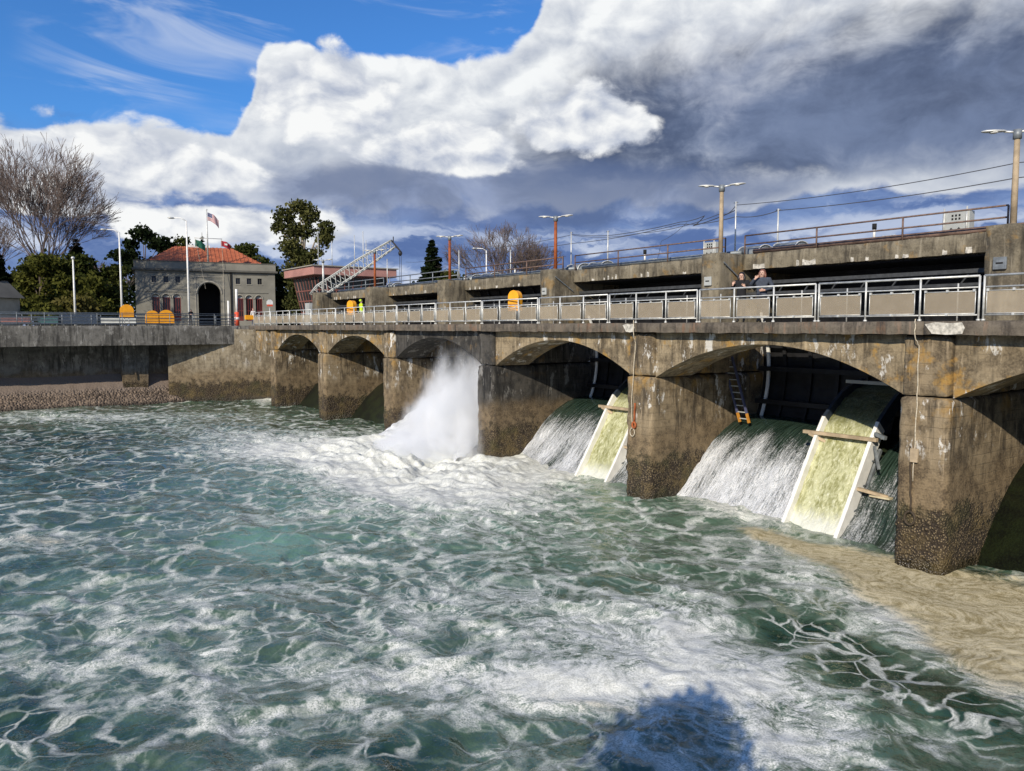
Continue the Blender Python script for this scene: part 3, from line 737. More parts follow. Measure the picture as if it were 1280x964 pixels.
def slide(xr, label):
    t = thing('fish_slide', label, 'slide', (xr-3.7, 3.0, 0), group='fish slides in the spill bays')
    xa, xb = xr-4.80, xr-2.60
    def nrm(k):
        a = Vector(SP[max(0, k-1)]); b = Vector(SP[min(len(SP)-1, k+1)]); d = (b-a).normalized(); return Vector((d.y, -d.x))   # downwards/out
    def strip(x0, x1, h0, h1, rng_):
        m = MB(); vs = []
        for k in rng_:
            n = nrm(k); p = Vector(SP[k]); a = p+n*h0; b = p+n*h1
            vs += [(x0, a.x, a.y), (x1, a.x, a.y), (x1, b.x, b.y), (x0, b.x, b.y)]
        fs = []
        L = len(list(rng_))
        for k in range(L-1):
            for j in range(4): j2 = (j+1) % 4; fs.append((4*k+j, 4*k+j2, 4*k+4+j2, 4*k+4+j))
        fs += [(0, 3, 2, 1), (4*L-4, 4*L-3, 4*L-2, 4*L-1)]
        return m.add(vs, fs)
    lo = range(0, 5); hi = range(4, len(SP))
    for x0, x1 in ((xa, xa+.13), (xb-.13, xb)):
        s = strip(x0, x1, 0.0, .50, lo).build('side_wall', M['white'], t)
        strip(x0, x1, 0.0, .50, hi).build('upper_side_wall', M['navy'], s, label='slate blue steel side of the curved top')
    MB_ = strip(xa+.131, xb-.131, .40, .48, range(len(SP))); MB_.build('trough_floor', M['grey_box'], t)
    # running water in the trough
    nu, nv = 26, 120; k = np.linspace(0, len(SP)-1, nv); SPa = np.array(SP); yy = np.interp(k, range(len(SP)), SPa[:, 0]); zz = np.interp(k, range(len(SP)), SPa[:, 1])
    for _ in range(6): yy[1:-1] = (yy[:-2]+2*yy[1:-1]+yy[2:])/4; zz[1:-1] = (zz[:-2]+2*zz[1:-1]+zz[2:])/4
    dy, dz = np.gradient(yy), np.gradient(zz); l = np.hypot(dy, dz); ny, nz = dz/l, -dy/l
    U, T = np.meshgrid(np.linspace(xa+.132, xb-.132, nu), np.arange(nv), indexing='ij')
    h = .26+.045*fbm(U*3+xr, yy[T]*2.2, zz[T]*2.2, 3)
    v = np.stack([U.ravel(), (yy[T]+ny[T]*h).ravel(), (zz[T]+nz[T]*h).ravel()], 1)
    np_mesh('sliding_water', v, grid_faces(nu, nv)[:, ::-1], M['slide_water'], True, t, label='pale yellow green water sliding down')
    # cross bar, brackets, frame below
    y0, z0 = 3.20, 3.16
    MB().bar((xa-.45, y0-.05, z0), (xb+.18, y0-.05, z0), .14, .12).build('cross_bar', M['wood_pole'], t)
    MB().bar((xa-.2, y0-.1, z0-.05), (xa+.35, y0+.1, z0-.3), .10).build('bar_stay', M['wood_pole'], t)
    MB().box(xa-.05, xb+.05, 5.15, 5.3, 4.90, 5.02).build('top_sill', M['grey_box'], t)
    for xx in (xa+.1, xb-.02):
        fr = MB().bar((xx, 1.85, -.3), (xx, 3.75, 2.75), .10, .12); fr.build('frame_rail', M['steel_grey'], t)
        for q in range(4):
            a = .15+q*.24; MB().bar((xx, 1.15+2.1*a+.2, -.35+3.4*a-.2), (xx, 1.85+1.9*a, -.3+3.05*a), .06).build('frame_strut', M['steel_grey'], t)
    MB().bar((xb-.02, 2.35, 1.55), (xb+.85, 2.75, 1.35), .16, .10).build('bracket', M['wood_pole'], t)
    MB().box(xb+.30, xb+1.0, 2.55, 2.95, 1.30, 1.36).build('bracket_plate', M['cream'], t)
    MB().bar((xb+.12, 3.1, 2.95), (xb+.42, 2.9, 2.2), .08).build('hanger', M['steel_grey'], t)
    MB().bar((xb+.02, 3.3, 3.35), (xb+.45, 3.2, 3.25), .12).build('bracket', M['steel_grey'], t)
    return t
slide(0.0, 'pale slide of yellow green water in the nearest open bay')
slide(-BAY, 'pale slide of yellow green water partly hidden by the second pier')

# ------------------------------------------------------------------ walkway railing
RZ = 7.19
def rail_section(x1, n=3, sp=1.6214, label=''):
    """runs from x1 towards -x"""
    t = thing('railing_section', label, 'railing', (x1, -.05, RZ), group='galvanised railing sections along the deck')
    L = n*sp; Y = 0.0
    def pipe(name, a, b, r, par=t, m='galv'): return MB().tube([a, b], r, 8).build(name, M[m], par, True, local=True)
    xs = [-.06]+[-sp*k for k in range(1, n)]+[-L+.06]
    for k, x in enumerate(xs):
        p = pipe('post', (x, Y, 0), (x, Y, 1.20), .030)
        MB().tube([(x, Y, 0), (x, Y, .05)], .055, 8).build('foot', M['galv'], p, True, local=True)
    pipe('top_rail', (-.06, Y, 1.20), (-L+.06, Y, 1.20), .030)
    pipe('middle_rail', (-.06, Y, .90), (-L+.06, Y, .90), .022)
    pipe('bottom_rail', (-.06, Y, .16), (-L+.06, Y, .16), .022)
    for k in range(n):
        a, b = -sp*k-.14, -sp*(k+1)+.14
        off = random.uniform(-.06, .06); mid = (a+b)/2+off
        f = MB()
        for p, q in (((a, Y-.03, .80), (b, Y-.03, .80)), ((a, Y-.03, .20), (b, Y-.03, .20)), ((a, Y-.03, .20), (a, Y-.03, .80)), ((b, Y-.03, .20), (b, Y-.03, .80))): f.tube([p, q], .013, 6)
        pf = f.build('panel_frame', M['galv'], t, True, local=True)
        MB().box(b+.01, a-.01, Y-.034, Y-.028, .21, .79).build('mesh_panel', M['mesh'], pf, local=True)
        for (cx, cz) in ((a-.03, .82), (b+.03, .82), (mid, .82), (mid, .18)): MB().box(cx-.03, cx+.03, Y-.065, Y-.01, cz-.035, cz+.035).build('clip', M['galv'], pf, local=True)
        if k != 1: pipe('stanchion', (mid+.25, Y+.02, 0), (mid+.25, Y+.02, 1.02), .022)
    return t
names = ['galvanised railing section at the right edge of the picture', 'galvanised railing section left of the double post near the closest pier', 'galvanised railing section in front of the two women']
for k in range(-2, 13):
    x1 = 2.09-4.864*k
    if k == -2: lb = 'galvanised railing section over the dry bay right of the nearest pier'
    elif k == -1: lb = names[0]
    elif k == 0: lb = names[1]
    elif k == 1: lb = names[2]
    else: lb = ['', '', 'galvanised railing section just left of the two women', 'galvanised railing section above the second pier', 'galvanised railing section right of the tall orange housing', 'galvanised railing section behind the tall orange housing above the third bay',
                'galvanised railing section above the black stained pier', 'galvanised railing section above the white spray', 'galvanised railing section left of the spray', 'galvanised railing section right of the worker in yellow', 'galvanised railing section in front of the worker in yellow',
                'galvanised railing section above the last two dry bays', 'galvanised railing section at the far left end of the deck'][k]
    rail_section(x1, 3, label=lb)
def pipe_rail(name, x0, y0, x1, y1, z, h, sp, rails, r, m, label, group=None, foot=False):
    a, b = Vector((x0, y0, z)), Vector((x1, y1, z)); L = (b-a).length; n = max(1, round(L/sp)); d = (b-a)/n
    t = thing(name, label, 'railing', a, group=group)
    for k in range(n+1):
        p = a+d*k; MB().tube([p, p+Vector((0, 0, h))], r, 6).build('post', M[m], t, True)
    for q in rails: MB().tube([a+Vector((0, 0, q)), b+Vector((0, 0, q))], r*.9, 6).build('rail', M[m], t, True)
    return t
pipe_rail('pipe_railing', -63.95, -48, -63.95, -.9, 7.16, 1.10, 2.0, (.12, .40, .68, .95, 1.10), .035, 'steel_grey', 'grey pipe railing along the top of the streaked wing wall')
pipe_rail('pipe_railing', -76, -50, -76, -4, 7.15, 1.2, 2.6, (.25, .6, .9, 1.2), .05, 'steel_grey', 'grey pipe railing on the lock wall behind the wing wall')
pipe_rail('pipe_railing', -88, -50, -88, 6, 7.15, 1.3, 2.6, (.4, .85, 1.3), .05, 'steel_grey', 'far grey pipe railing on the second lock wall')
for b in range(-1, 5):
    xa, xb = -BAY*(b+1)+PW+.1, -BAY*b+.4
    pipe_rail('bridge_railing', xb, 5.45, xa, 5.45, 10.15, .80, 3.7, (.42, .80), .035 if b < 2 else .04, 'rail_brown' if b < 3 else 'steel_grey',
              ['brown pipe railing on the gate bridge at the right edge', 'brown pipe railing on the gate bridge above the two women', 'brown pipe railing on the gate bridge between the middle lamp posts', 'brown pipe railing on the gate bridge above the orange housing', 'grey pipe railing on the gate bridge above the worker in yellow', 'grey pipe railing on the gate bridge beside the crane'][b+1],
              'pipe railings on the gate bridge')

# ------------------------------------------------------------------ lamp posts on the gate bridge
def lamp(x, y, z, h, m, label, r=.10):
    t = thing('lamp_post', label, 'lamp post', (x, y, z), group='double headed lamp posts on the gate bridge')
    MB().tube([(x, y, z-.05), (x, y, z+h)], [r, r*.8], 10).build('pole', M[m], t, True)
    MB().box(x-.16, x+.16, y-.16, y+.16, z, z+.03).build('base_plate', M['steel_grey'], t)
    MB().tube([(x, y, z+h-.25), (x, y, z+h+.03)], r*1.25, 10).build('collar', M['steel_grey'], t, True)
    for s in (-1, 1):
        a = MB().tube([(x, y, z+h-.05), (x+s*.3, y+s*.2, z+h)], .035, 6).build('arm', M['galv'], t, True)
        e = MB(); c = Vector((x+s*.52, y+s*.36, z+h+.02))
        prof = [(-.34, .03, .03), (-.26, .10, .05), (0, .15, .065), (.22, .13, .06), (.34, .05, .03)]
        dv = Vector((s*.82, s*.57, .04)).normalized(); sv = Vector((-dv.y, dv.x, 0)); rings = []
        vs = []
        for (q, w, hh) in prof:
            for k in range(8):
                an = 2*math.pi*k/8; vs.append(c+dv*q+sv*w*math.cos(an)+Vector((0, 0, 1))*(hh*math.sin(an) if math.sin(an) > 0 else .4*hh*math.sin(an)))
        fs = [(i*8+k, i*8+(k+1) % 8, (i+1)*8+(k+1) % 8, (i+1)*8+k) for i in range(4) for k in range(8)]+[tuple(range(8))[::-1], tuple(range(32, 40))]
        e.add(vs, fs); hd = e.build('lamp_head', M['galv'], t, True)
        MB().ell(c-Vector((0, 0, .03)), (.14, .12, .03), 10, 4).build('lens', M['white'], hd, True)
    return t
for i, m, lb in ((0, 'wood_pole', 'tall double headed lamp post at the right edge of the picture'), (1, 'wood_pole', 'pale weathered double headed lamp post left of the two women'), (2, 'rust_pole', 'rust red double headed lamp post right of the bare tree'),
                 (3, 'rust_pole', 'rust red double headed lamp post left of the bare tree'), (4, 'rust_pole', 'rusty double headed lamp post in front of the crane boom'), (5, 'galv', 'grey double headed lamp post in front of the red framed tower')):
    lamp(-BAY*i+[1.0, 1.05, 1.1, 1.2, 1.1, 1.8][i], 4.35, 10.17, 2.85, m, lb)

# ------------------------------------------------------------------ fittings on the gate bridge
def cabinet(x, y, w, d, h, label):
    t = thing('control_cabinet', label, 'cabinet', (x, y, 10.13))
    MB().cbox(x-w/2, x+w/2, y-d/2, y+d/2, 10.42, 10.42+h, .02).build('box', M['grey_box'], t)
    for s in (-1, 1): MB().tube([(x+s*w*.42, y-d/2-.03, 10.13), (x+s*w*.42, y-d/2-.03, 10.55+h)], .03, 6).build('leg', M['galv'], t, True)
    for i in range(3):
        for j in range(2): MB().box(x-.14+i*.12, x-.08+i*.12, y-d/2-.012, y-d/2, 10.42+h*.58+j*.12, 10.49+h*.58+j*.12).build('vent_hole', M['black'], t)
    for s in (-1, 1): MB().tube([(x+s*.13-.07, y-d/2-.02, 10.47), (x+s*.13, y-d/2-.03, 10.56), (x+s*.13+.07, y-d/2-.02, 10.47)], .018, 5).build('conduit', M['wire'], t, True)
    return t
cabinet(-1.85, 7.0, .92, .4, .72, 'grey control cabinet with six holes beside the right lamp post')
cabinet(-13.0, 7.0, .72, .4, .62, 'small grey control cabinet left of the pale lamp post')
def motor(x, y, label):
    t = thing('hoist_motor', label, 'motor', (x, y, 10.13))
    MB().cbox(x-.25, x+.25, y-.2, y+.2, 10.13, 10.42, .03).build('gearbox', M['cream'], t)
    MB().tube([(x+.25, y, 10.33), (x+.85, y, 10.33)], .16, 10).build('motor_drum', M['steel_grey'], t, True)
    for k in range(4): MB().tube([(x+.32+k*.14, y, 10.33), (x+.36+k*.14, y, 10.33)], .19, 10).build('cooling_fin', M['galv'], t, True)
    MB().tube([(x-.05, y, 10.42), (x-.05, y, 10.78)], .05, 8).build('beacon_stem', M['white'], t, True)
    MB().tube([(x-.05, y, 10.78), (x-.05, y, 11.0)], .085, 8).build('beacon', M['black'], t, True)
    return t
motor(-4.7, 6.6, 'cream hoist motor with dark beacon above the two women'); motor(-17.0, 6.6, 'small hoist motor with dark beacon above the second open bay'); motor(-28.5, 6.6, 'hoist motor with dark beacon above the orange housing')
def cover(x, y, w, label):
    t = thing('hoist_cover', label, 'cover', (x, y, 10.13), group='rounded hoist covers on the gate bridge')
    P = [(-w/2+w/2*(1-math.cos(math.pi*k/10)), .52*math.sin(math.pi*k/10)**.7) for k in range(11)]
    MB().prism([(y+p, 10.13+q*.95) for p, q in [(p_*1.1, q_) for p_, q_ in P]], 'x', x-.55, x+.55).build('hood', M['steel_grey'], t, True)
    for s in (-.56, .56):
        r = MB(); r.tube([(x+s, y+p*1.12, 10.13+q*.97) for p, q in P], .03, 5); r.build('rim', M['galv'], t, True)
for x, lb in ((-10.3, 'rounded grey hoist cover just right of the pale lamp post'), (-8.5, 'second rounded grey hoist cover right of the pale lamp post'), (-22.4, 'rounded hoist cover beside the right rust red lamp post'), (-20.5, 'rounded hoist cover above the left end of the black slot'),
              (-33.6, 'rounded hoist cover beside the left rust red lamp post'), (-31.4, 'rounded hoist cover above the bare tree side of the bridge'), (-45.5, 'rounded hoist cover by the crane')):
    cover(x, 6.7, 1.0, lb)
for b in range(-1, 5):
    xa, xb = -BAY*(b+1)+PW, -BAY*b+.9
    MB().tube([(xa+.2, 5.95, 10.30), (xb, 5.95, 10.30)], .11, 8).build('service_pipe', M['steel_grey' if b > 0 else 'rail_brown'], at=(xb, 5.95, 10.19), smooth=True, label=['long service pipe on the gate bridge at the right edge', 'long service pipe on the gate bridge above the two women', 'long service pipe on the gate bridge left of the pale lamp post', 'long service pipe on the gate bridge left of the right rust red lamp', 'long service pipe on the gate bridge left of the left rust red lamp', 'long service pipe at the crane end of the gate bridge'][b+1], cat='pipe', group='service pipes on the gate bridge')
# thin masts and strung cables
def mast(x, y, h, lb, r=.035, z=10.13, m='galv', nm='cable_mast', grp='thin cable masts on the gate bridge'):
    t = thing(nm, lb, 'mast', (x, y, z), group=grp)
    MB().tube([(x, y, z), (x, y, z+h)], r, 6).build('pole', M[m], t, True); MB().box(x-.1, x+.1, y-.1, y+.1, z, z+.03).build('base_plate', M['steel_grey'], t)
    MB().tube([(x-.12, y, z+h-.05), (x+.12, y, z+h-.05)], .02, 5).build('cable_hook', M['steel_grey'], t, True)
for x, h, lb in ((-11.66, 2.65, 'thin cable mast right of the pale lamp post'), (-9.38, 2.05, 'thin cable mast above the left woman'), (-23.46, 2.45, 'thin cable mast right of the rust red lamp post'), (-20.3, 2.2, 'short thin cable mast above the black slot'), (-36.0, 2.4, 'leaning thin mast left of the bare tree'), (-29.6, 1.9, 'short thin mast in front of the bare tree'), (-47.5, 2.6, 'thin mast in front of the crane boom')):
    mast(x, 7.0, h, lb)
def cable(pts, sag, r, lb, seed=0):
    P = []; rr = random.Random(seed)
    for a, b in zip(pts[:-1], pts[1:]):
        a, b = Vector(a), Vector(b)
        for k in range(12):
            t = k/12; p = a.lerp(b, t); p.z -= sag*4*t*(1-t); P.append(p)
    P.append(Vector(pts[-1]))
    o = MB().tube(P, r, 4).build('overhead_cable', M['wire'], at=tuple(pts[0]), label=lb, cat='cable', group='cables strung above the gate bridge'); return o
cable([(-36, 7, 12.5), (-23.46, 7, 12.4), (-17.8, 7, 11.95), (-12.5, 7, 12.35), (-11.66, 7, 12.62), (0, 7, 12.55), (11, 7, 12.4)], .18, .016, 'upper black cable strung above the gate bridge')
cable([(-36, 7, 12.2), (-23.46, 7, 11.9), (-15.05, 7, 12.12), (-11.66, 7, 12.1), (-9.38, 7, 12.1), (0, 7, 12.05), (11, 7, 12.0)], .12, .020, 'lower black cable strung above the gate bridge')
cable([(-23.46, 7, 12.45), (-20, 7, 12.05), (-15.05, 7, 12.22), (-13.5, 7, 12.35), (-14.2, 7, 11.95), (-11.66, 7, 12.4)], .06, .020, 'tangled black cable with a loop left of the pale lamp post')
cable([(-48, 9, 12.6), (-36, 7, 12.4)], .25, .016, 'thin far cable between the crane and the bare tree')
cable([(-14.6, 7, 12.15), (-16.3, 7, 11.4), (-16.6, 7, 10.4)], .1, .010, 'loose wire hanging from the tangled cable')
# small grey wall plates on the upper piers
for i in (0, 1, 2):
    x = -BAY*i+.95; t = thing('wall_plate', ['square grey plate with a dark slot on the right upper pier', 'square grey plate with a dark slot on the pier beside the women', 'square grey plate on the pier below the rust red lamp'][i], 'plate', (x, 3.72, 9.0), group='square plates on the upper piers')
    MB().cbox(x-.19, x+.19, 3.65, 3.735, 8.78, 9.16, .015).build('plate', M['grey_box' if i else 'steel_grey'], t); MB().box(x-.10, x+.10, 3.64, 3.649, 8.95, 9.0).build('slot', M['black'], t)
    st = thing('stair_rail', ['slanting dark rail on the right upper pier', 'slanting dark rail on the pier above the women', 'slanting pale rail on the pier below the rust red lamp'][i], 'handrail', (x, 4.3, 9.2), group='slanting rails on the upper piers')
    MB().bar((-BAY*i+1.52, 4.0, 9.75), (-BAY*i+1.52, 5.25, 9.0), .04, .05).build('rail', M['steel_grey'], st)  # bar laid along the slanting shadow edge of the bridge beam
    for k in (.15, .8): MB().bar((-BAY*i+1.42, 4.0+1.25*k, 9.75-.75*k), (-BAY*i+1.52, 4.0+1.25*k, 9.75-.75*k), .05).build('bracket', M['steel_grey'], st)

# ------------------------------------------------------------------ ladder and ropes
ld = thing('ladder', 'dark blue ladder with orange feet leaning inside the nearest open bay', 'ladder', (-9.2, 4.6, 3.0))
A0, A1, B0, B1 = [Vector(q) for q in ((-10.42, 4.75, 5.75), (-9.9, 4.75, 5.75), (-9.25, 4.55, 3.0), (-8.78, 4.55, 3.0))]
for a, b in ((A0, B0), (A1, B1)):
    MB().bar(a, a.lerp(b, .86), .07, .09).build('stile', M['ladder'], ld); MB().bar(a.lerp(b, .86), b, .08, .10).build('foot', M['ladder_foot'], ld)
for k in range(10): t_ = .06+k*.098; MB().bar(A0.lerp(B0, t_), A1.lerp(B1, t_), .04).build('rung', M['grey_box'], ld)
def rope(pts, r, m, lb, loop=None, lm=None):
    t = thing('hanging_rope', lb, 'rope', pts[-1], group='ropes hanging down the piers')
    P = []
    for a, b in zip(pts[:-1], pts[1:]):
        for k in range(6): P.append(Vector(a).lerp(Vector(b), k/6)+Vector((.012*math.sin(k*1.9+a[2]*3), 0, 0)))
    P.append(Vector(pts[-1])); MB().tube(P, r, 6).build('strand', M[m], t, True)
    if loop:
        c = Vector(loop[0]); rr = loop[1]
        MB().tube([c+Vector((rr*math.sin(a), 0, rr*1.3*math.cos(a))) for a in [2*math.pi*k/16 for k in range(17)]], r*1.2, 6).build('loop', M[lm or m], t, True)
    return t
rope([(.50, -.33, 7.25), (.50, -.33, 6.75), (.52, -.12, 6.5), (.53, -.12, 4.8), (.50, -.12, 2.6)], .015, 'rope', 'pale rope hanging down the nearest pier')
rope([(.40, -.12, 3.6), (.43, -.12, 2.5), (.50, -.15, 1.75)], .028, 'rope_dark', 'dark wet rope ending in a loop on the nearest pier', ((.47, -.16, 1.52), .15))
rope([(-10.72, -.33, 7.3), (-10.72, -.33, 6.7), (-10.82, -.12, 6.4), (-11.0, -.12, 4.0), (-10.95, -.12, 2.9)], .016, 'rope', 'pale rope with hanging loops on the second pier', ((-10.93, -.13, 2.75), .13))
rope([(-10.80, -.12, 3.95), (-10.84, -.12, 3.2)], .040, 'rust_pole', 'rusty red chain beside the pale rope on the second pier', ((-10.84, -.13, 3.05), .09))
MB().cbox(.40, .62, -.16, -.075, 3.15, 3.55, .01).build('tide_board', M['wood_pole'], at=(.5, -.1, 3.15), label='small pale board fixed to the nearest pier', cat='board')

# ------------------------------------------------------------------ orange life ring housings
def housing(x, y, zb, w, h, rz, label, post=True):
    t = thing('life_ring_housing', label, 'housing', (x, y, zb), rz, group='orange life ring housings')
    pts = [(-w/2, 0), (w/2, 0), (w/2, h-w/2)]+[(w/2*math.cos(a), h-w/2+w/2*math.sin(a)) for a in [math.pi*k/12 for k in range(1, 12)]]+[(-w/2, h-w/2)]
    MB().prism(pts, 'y', -.14, .14).build('shell', M['orange'], t, False, local=True)
    pt2 = [(p*1.06, -.02+q*1.03) for p, q in pts]; MB().prism(pt2, 'y', -.19, -.141).build('door', M['orange'], t, False, local=True)
    MB().box(-w*.5, w*.5, -.20, -.191, h*.30, h*.33).build('seam', M['rail_brown'], t, local=True)
    if post:
        for s in (-.18, .18): MB().tube([(s, .02, -.65), (s, .02, .02)], .03, 6).build('leg', M['galv'], t, True, local=True)
    return t
housing(-19.7, .30, 7.84, .64, 1.0, .25, 'tall orange housing on the deck above the third bay')
housing(-39.55, .30, 7.90, .66, 1.0, .25, 'orange housing beside the worker in yellow')
housing(-67, -9.87, 7.98, 1.10, 1.12, math.pi/2, 'leftmost orange housing behind the wing wall railing')
housing(-67, -7.72, 7.42, 1.15, 1.15, math.pi/2, 'pale orange housing in the middle of the left three', False)
housing(-67, -6.5, 7.42, 1.30, 1.22, math.pi/2, 'orange housing with a dark seam right of the other two at left', False)

# ------------------------------------------------------------------ administration building
def tile_roof(g):
    p = g.obj(); n = g.noise(p, .9, 4); n2 = g.noise(p, 6, 3)
    g.pbr(g.mix(g.sm(n*.5+n2*.5, .35, .65), (.30, .075, .028), (.50, .150, .062)), .8, 0, g.bump(n2, .5, .05))
M['red_tile'] = mat('red_roof_tile', tile_roof)
M['bldg'] = plain('grey_stucco', (.215, .205, .170), .85, 0, .18, .5)
M['bldg_dark'] = plain('dark_stone_band', (.105, .10, .085), .85, 0, .2, .5)
M['door_red'] = plain('dark_red_joinery', (.13, .022, .018), .5, 0, .2, 1)
M['stone_trim'] = plain('pale_stone_trim', (.30, .28, .23), .8, 0, .15, 1)
def wall_with_openings(L, H, ops, th=.5):
    """ops: (x0,x1,z0,z1,arched). local x along, y 0..th thickness"""
    m = MB(); xs = sorted({0.0, L}|{o[0] for o in ops}|{o[1] for o in ops})
    for a, b in zip(xs[:-1], xs[1:]):
        cut = sorted((o[2], o[3]) for o in ops if o[0] <= a+1e-6 and o[1] >= b-1e-6); z = 0.0
        for c0, c1 in cut:
            if c0 > z+1e-6: m.box(a, b, 0, th, z, c0)
            z = c1
        m.box(a, b, 0, th, z, H)
    for x0, x1, z0, z1, ar in ops:
        if not ar: continue
        r = (x1-x0)/2; cx = (x0+x1)/2; zc = z1-r; N = 10
        for s in (-1, 1):
            pl = [(cx+s*r, z1)]+[(cx+s*r*math.cos(math.pi/2*k/N), zc+r*math.sin(math.pi/2*k/N)) for k in range(N+1)]
            m.prism(pl if s > 0 else pl[::-1], 'y', .001, th)
    return m
ang = 1.3824
bl = thing('administration_building', 'grey two storey building with red tiled roof and arched entrance', 'building', (-130.86, 1.64, 7.15), ang)
BL_, BW, BH = 22.6, 18.0, 9.5
small = [(2.5, 3.22), (4.36, 5.1), (6.2, 6.95), (15.95, 16.68), (17.8, 18.55), (19.62, 20.36)]
tall = [(2.5, 3.64), (4.12, 5.28), (5.78, 6.95), (16.0, 17.15), (17.55, 18.75), (19.2, 20.36)]
ops = [(a, b, 7.45, 8.50, False) for a, b in small]+[(a, b, 1.0, 5.45, True) for a, b in tall]+[(9.75, 13.4, 0.0, 7.55, True)]
wall_with_openings(BL_, BH, ops).build('front_wall', M['bldg'], bl, local=True)
sd = [(2+k*2.3, 2.9+k*2.3, 7.45, 8.50, False) for k in range(6)]+[(1.6+k*2.6, 2.8+k*2.6, 1.0, 5.45, True) for k in range(6)]
sw = wall_with_openings(BW-.5, BH, sd).build('side_wall', M['bldg'], bl, local=True)
sw.rotation_euler.z = math.pi/2; sw.location = (.5, .5, 0)
MB().box(.5, BL_, BW, BW+.4, 0, BH).build('rear_wall', M['bldg'], bl, local=True); MB().box(BL_-.5, BL_, .5, BW, 0, BH).build('end_wall', M['bldg'], bl, local=True)
MB().box(.52, BL_-.52, .8, BW, 0, .1).build('floor', M['bldg_dark'], bl, local=True)
for a, b in small:
    w = MB().box(a, b, .30, .34, 7.45, 8.50).build('window', M['window'], bl, local=True)
    MB().box(a-.08, b+.08, -.08, .1, 7.30, 7.445).build('sill', M['stone_trim'], w, local=True)
    MB().box((a+b)/2-.03, (a+b)/2+.03, .24, .299, 7.45, 8.5).build('mullion', M['bldg_dark'], w, local=True)
for a, b in tall:
    w = MB().box(a, b, .34, .38, 1.0, 5.45).build('arched_window', M['window'], bl, local=True); r = (b-a)/2; zc = 5.45-r
    f = MB()
    for q in (a+.07, a+(b-a)/3, b-(b-a)/3, b-.07): f.box(q-.06, q+.06, .22, .339, 1.0, zc)
    f.box(a, b, .21, .338, zc-.08, zc+.08).box(a, b, .215, .337, 2.7, 2.85).box(a, b, .21, .337, 1.0, 1.8); f.build('red_frame', M['door_red'], w, local=True)
    fan = [((a+b)/2+.86*r*math.cos(t), zc+.09+.80*r*math.sin(t)) for t in [math.pi*k/8 for k in range(9)]]
    MB().prism(fan, 'y', .30, .336).build('fan_light', M['grey_box'], w, local=True)
    tr = MB().tube([((a+b)/2+(r+.12)*math.cos(t), -.02, zc+(r+.12)*math.sin(t)) for t in [math.pi*k/12 for k in range(13)]], .10, 5)
    tr.build('arch_trim', M['stone_trim'], w, local=True)
for a, b, z0, z1, ar in sd:
    w = MB().box(a, b, .30, .34, z0, z1).build('side_window', M['window'], bl, local=True); w.rotation_euler.z = math.pi/2; w.location = (.5, .5, 0)
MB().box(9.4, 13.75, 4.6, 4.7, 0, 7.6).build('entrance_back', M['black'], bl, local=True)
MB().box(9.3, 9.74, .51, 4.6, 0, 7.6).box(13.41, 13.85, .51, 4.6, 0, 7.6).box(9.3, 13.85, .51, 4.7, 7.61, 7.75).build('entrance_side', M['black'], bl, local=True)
r = (13.4-9.75)/2; MB().tube([(11.575+(r+.2)*math.cos(t), -.03, 7.55-r+(r+.2)*math.sin(t)) for t in [math.pi*k/16 for k in range(17)]], .16, 5).build('entrance_trim', M['stone_trim'], bl, local=True)
for x in (9.2, 13.75): MB().box(x, x+.2, -.09, -.001, 0, 8.5).build('entrance_pilaster', M['stone_trim'], bl, local=True)
MB().box(9.2, 13.95, -.09, -.001, 8.505, 8.7).build('entrance_lintel', M['stone_trim'], bl, local=True)
for x0, x1 in ((1.5, 8.5), (15.6, 21.4)):
    for q in ((x0, x1, 9.05, 9.15), (x0, x1, 5.85, 5.95)): MB().box(q[0], q[1], -.06, -.001, q[2], q[3]).build('panel_moulding', M['bldg_dark'], bl, local=True)
MB().box(15.0, 15.3, -.14, -.001, 0, 9.4).build('downpipe', M['black'], bl, local=True)  # black strip takes in the pipe and the dark shadow line beside it
for d_ in (0,):
    MB().box(-.45, BL_+.45, -.45, BW+.85, BH+.001, BH+.32).build('cornice', M['bldg_dark'], bl, local=True)
    m = MB(); z0, z1 = BH+.325, 11.0
    m.box(-.15, BL_+.15, -.15, .25, z0, z1).box(-.15, BL_+.15, BW+.2, BW+.6, z0, z1).box(-.15, .25, .25, BW+.2, z0, z1).box(BL_-.25, BL_+.15, .25, BW+.2, z0, z1); m.build('parapet', M['bldg'], bl, local=True)
    MB().box(-.22, BL_+.22, -.22, .3, 11.002, 11.15).box(-.22, .3, .301, BW+.6, 11.002, 11.15).build('coping', M['bldg_dark'], bl, local=True)
m = MB(); a = [(.6, 1.2, 10.5), (22.0, 1.2, 10.5), (22.0, 17.2, 10.5), (.6, 17.2, 10.5), (6.4, 9.2, 14.5), (16.2, 9.2, 14.5)]
m.add(a, [(0, 1, 5, 4), (1, 2, 5), (2, 3, 4, 5), (3, 0, 4), (3, 2, 1, 0)]); rf = m.build('roof', M['red_tile'], bl, local=True)
for k in range(30):                                               # rolled tile courses on the front slope
    x = 1.2+k*.69; zt = 14.5 if 6.4 <= x <= 16.2 else (10.5+4*(x-.6)/5.8 if x < 6.4 else 10.5+4*(22-x)/5.8); yt = 1.2+8.0*(zt-10.5)/4
    if zt > 10.9: MB().bar((x, 1.2, 10.54), (x, yt-.02, zt+.02), .22, .10).build('tile_course', M['red_tile'], rf, local=True)
MB().box(8.4, 12.4, 8.9, 9.5, 14.4, 14.85).build('ridge_vent', M['white'], rf, local=True)
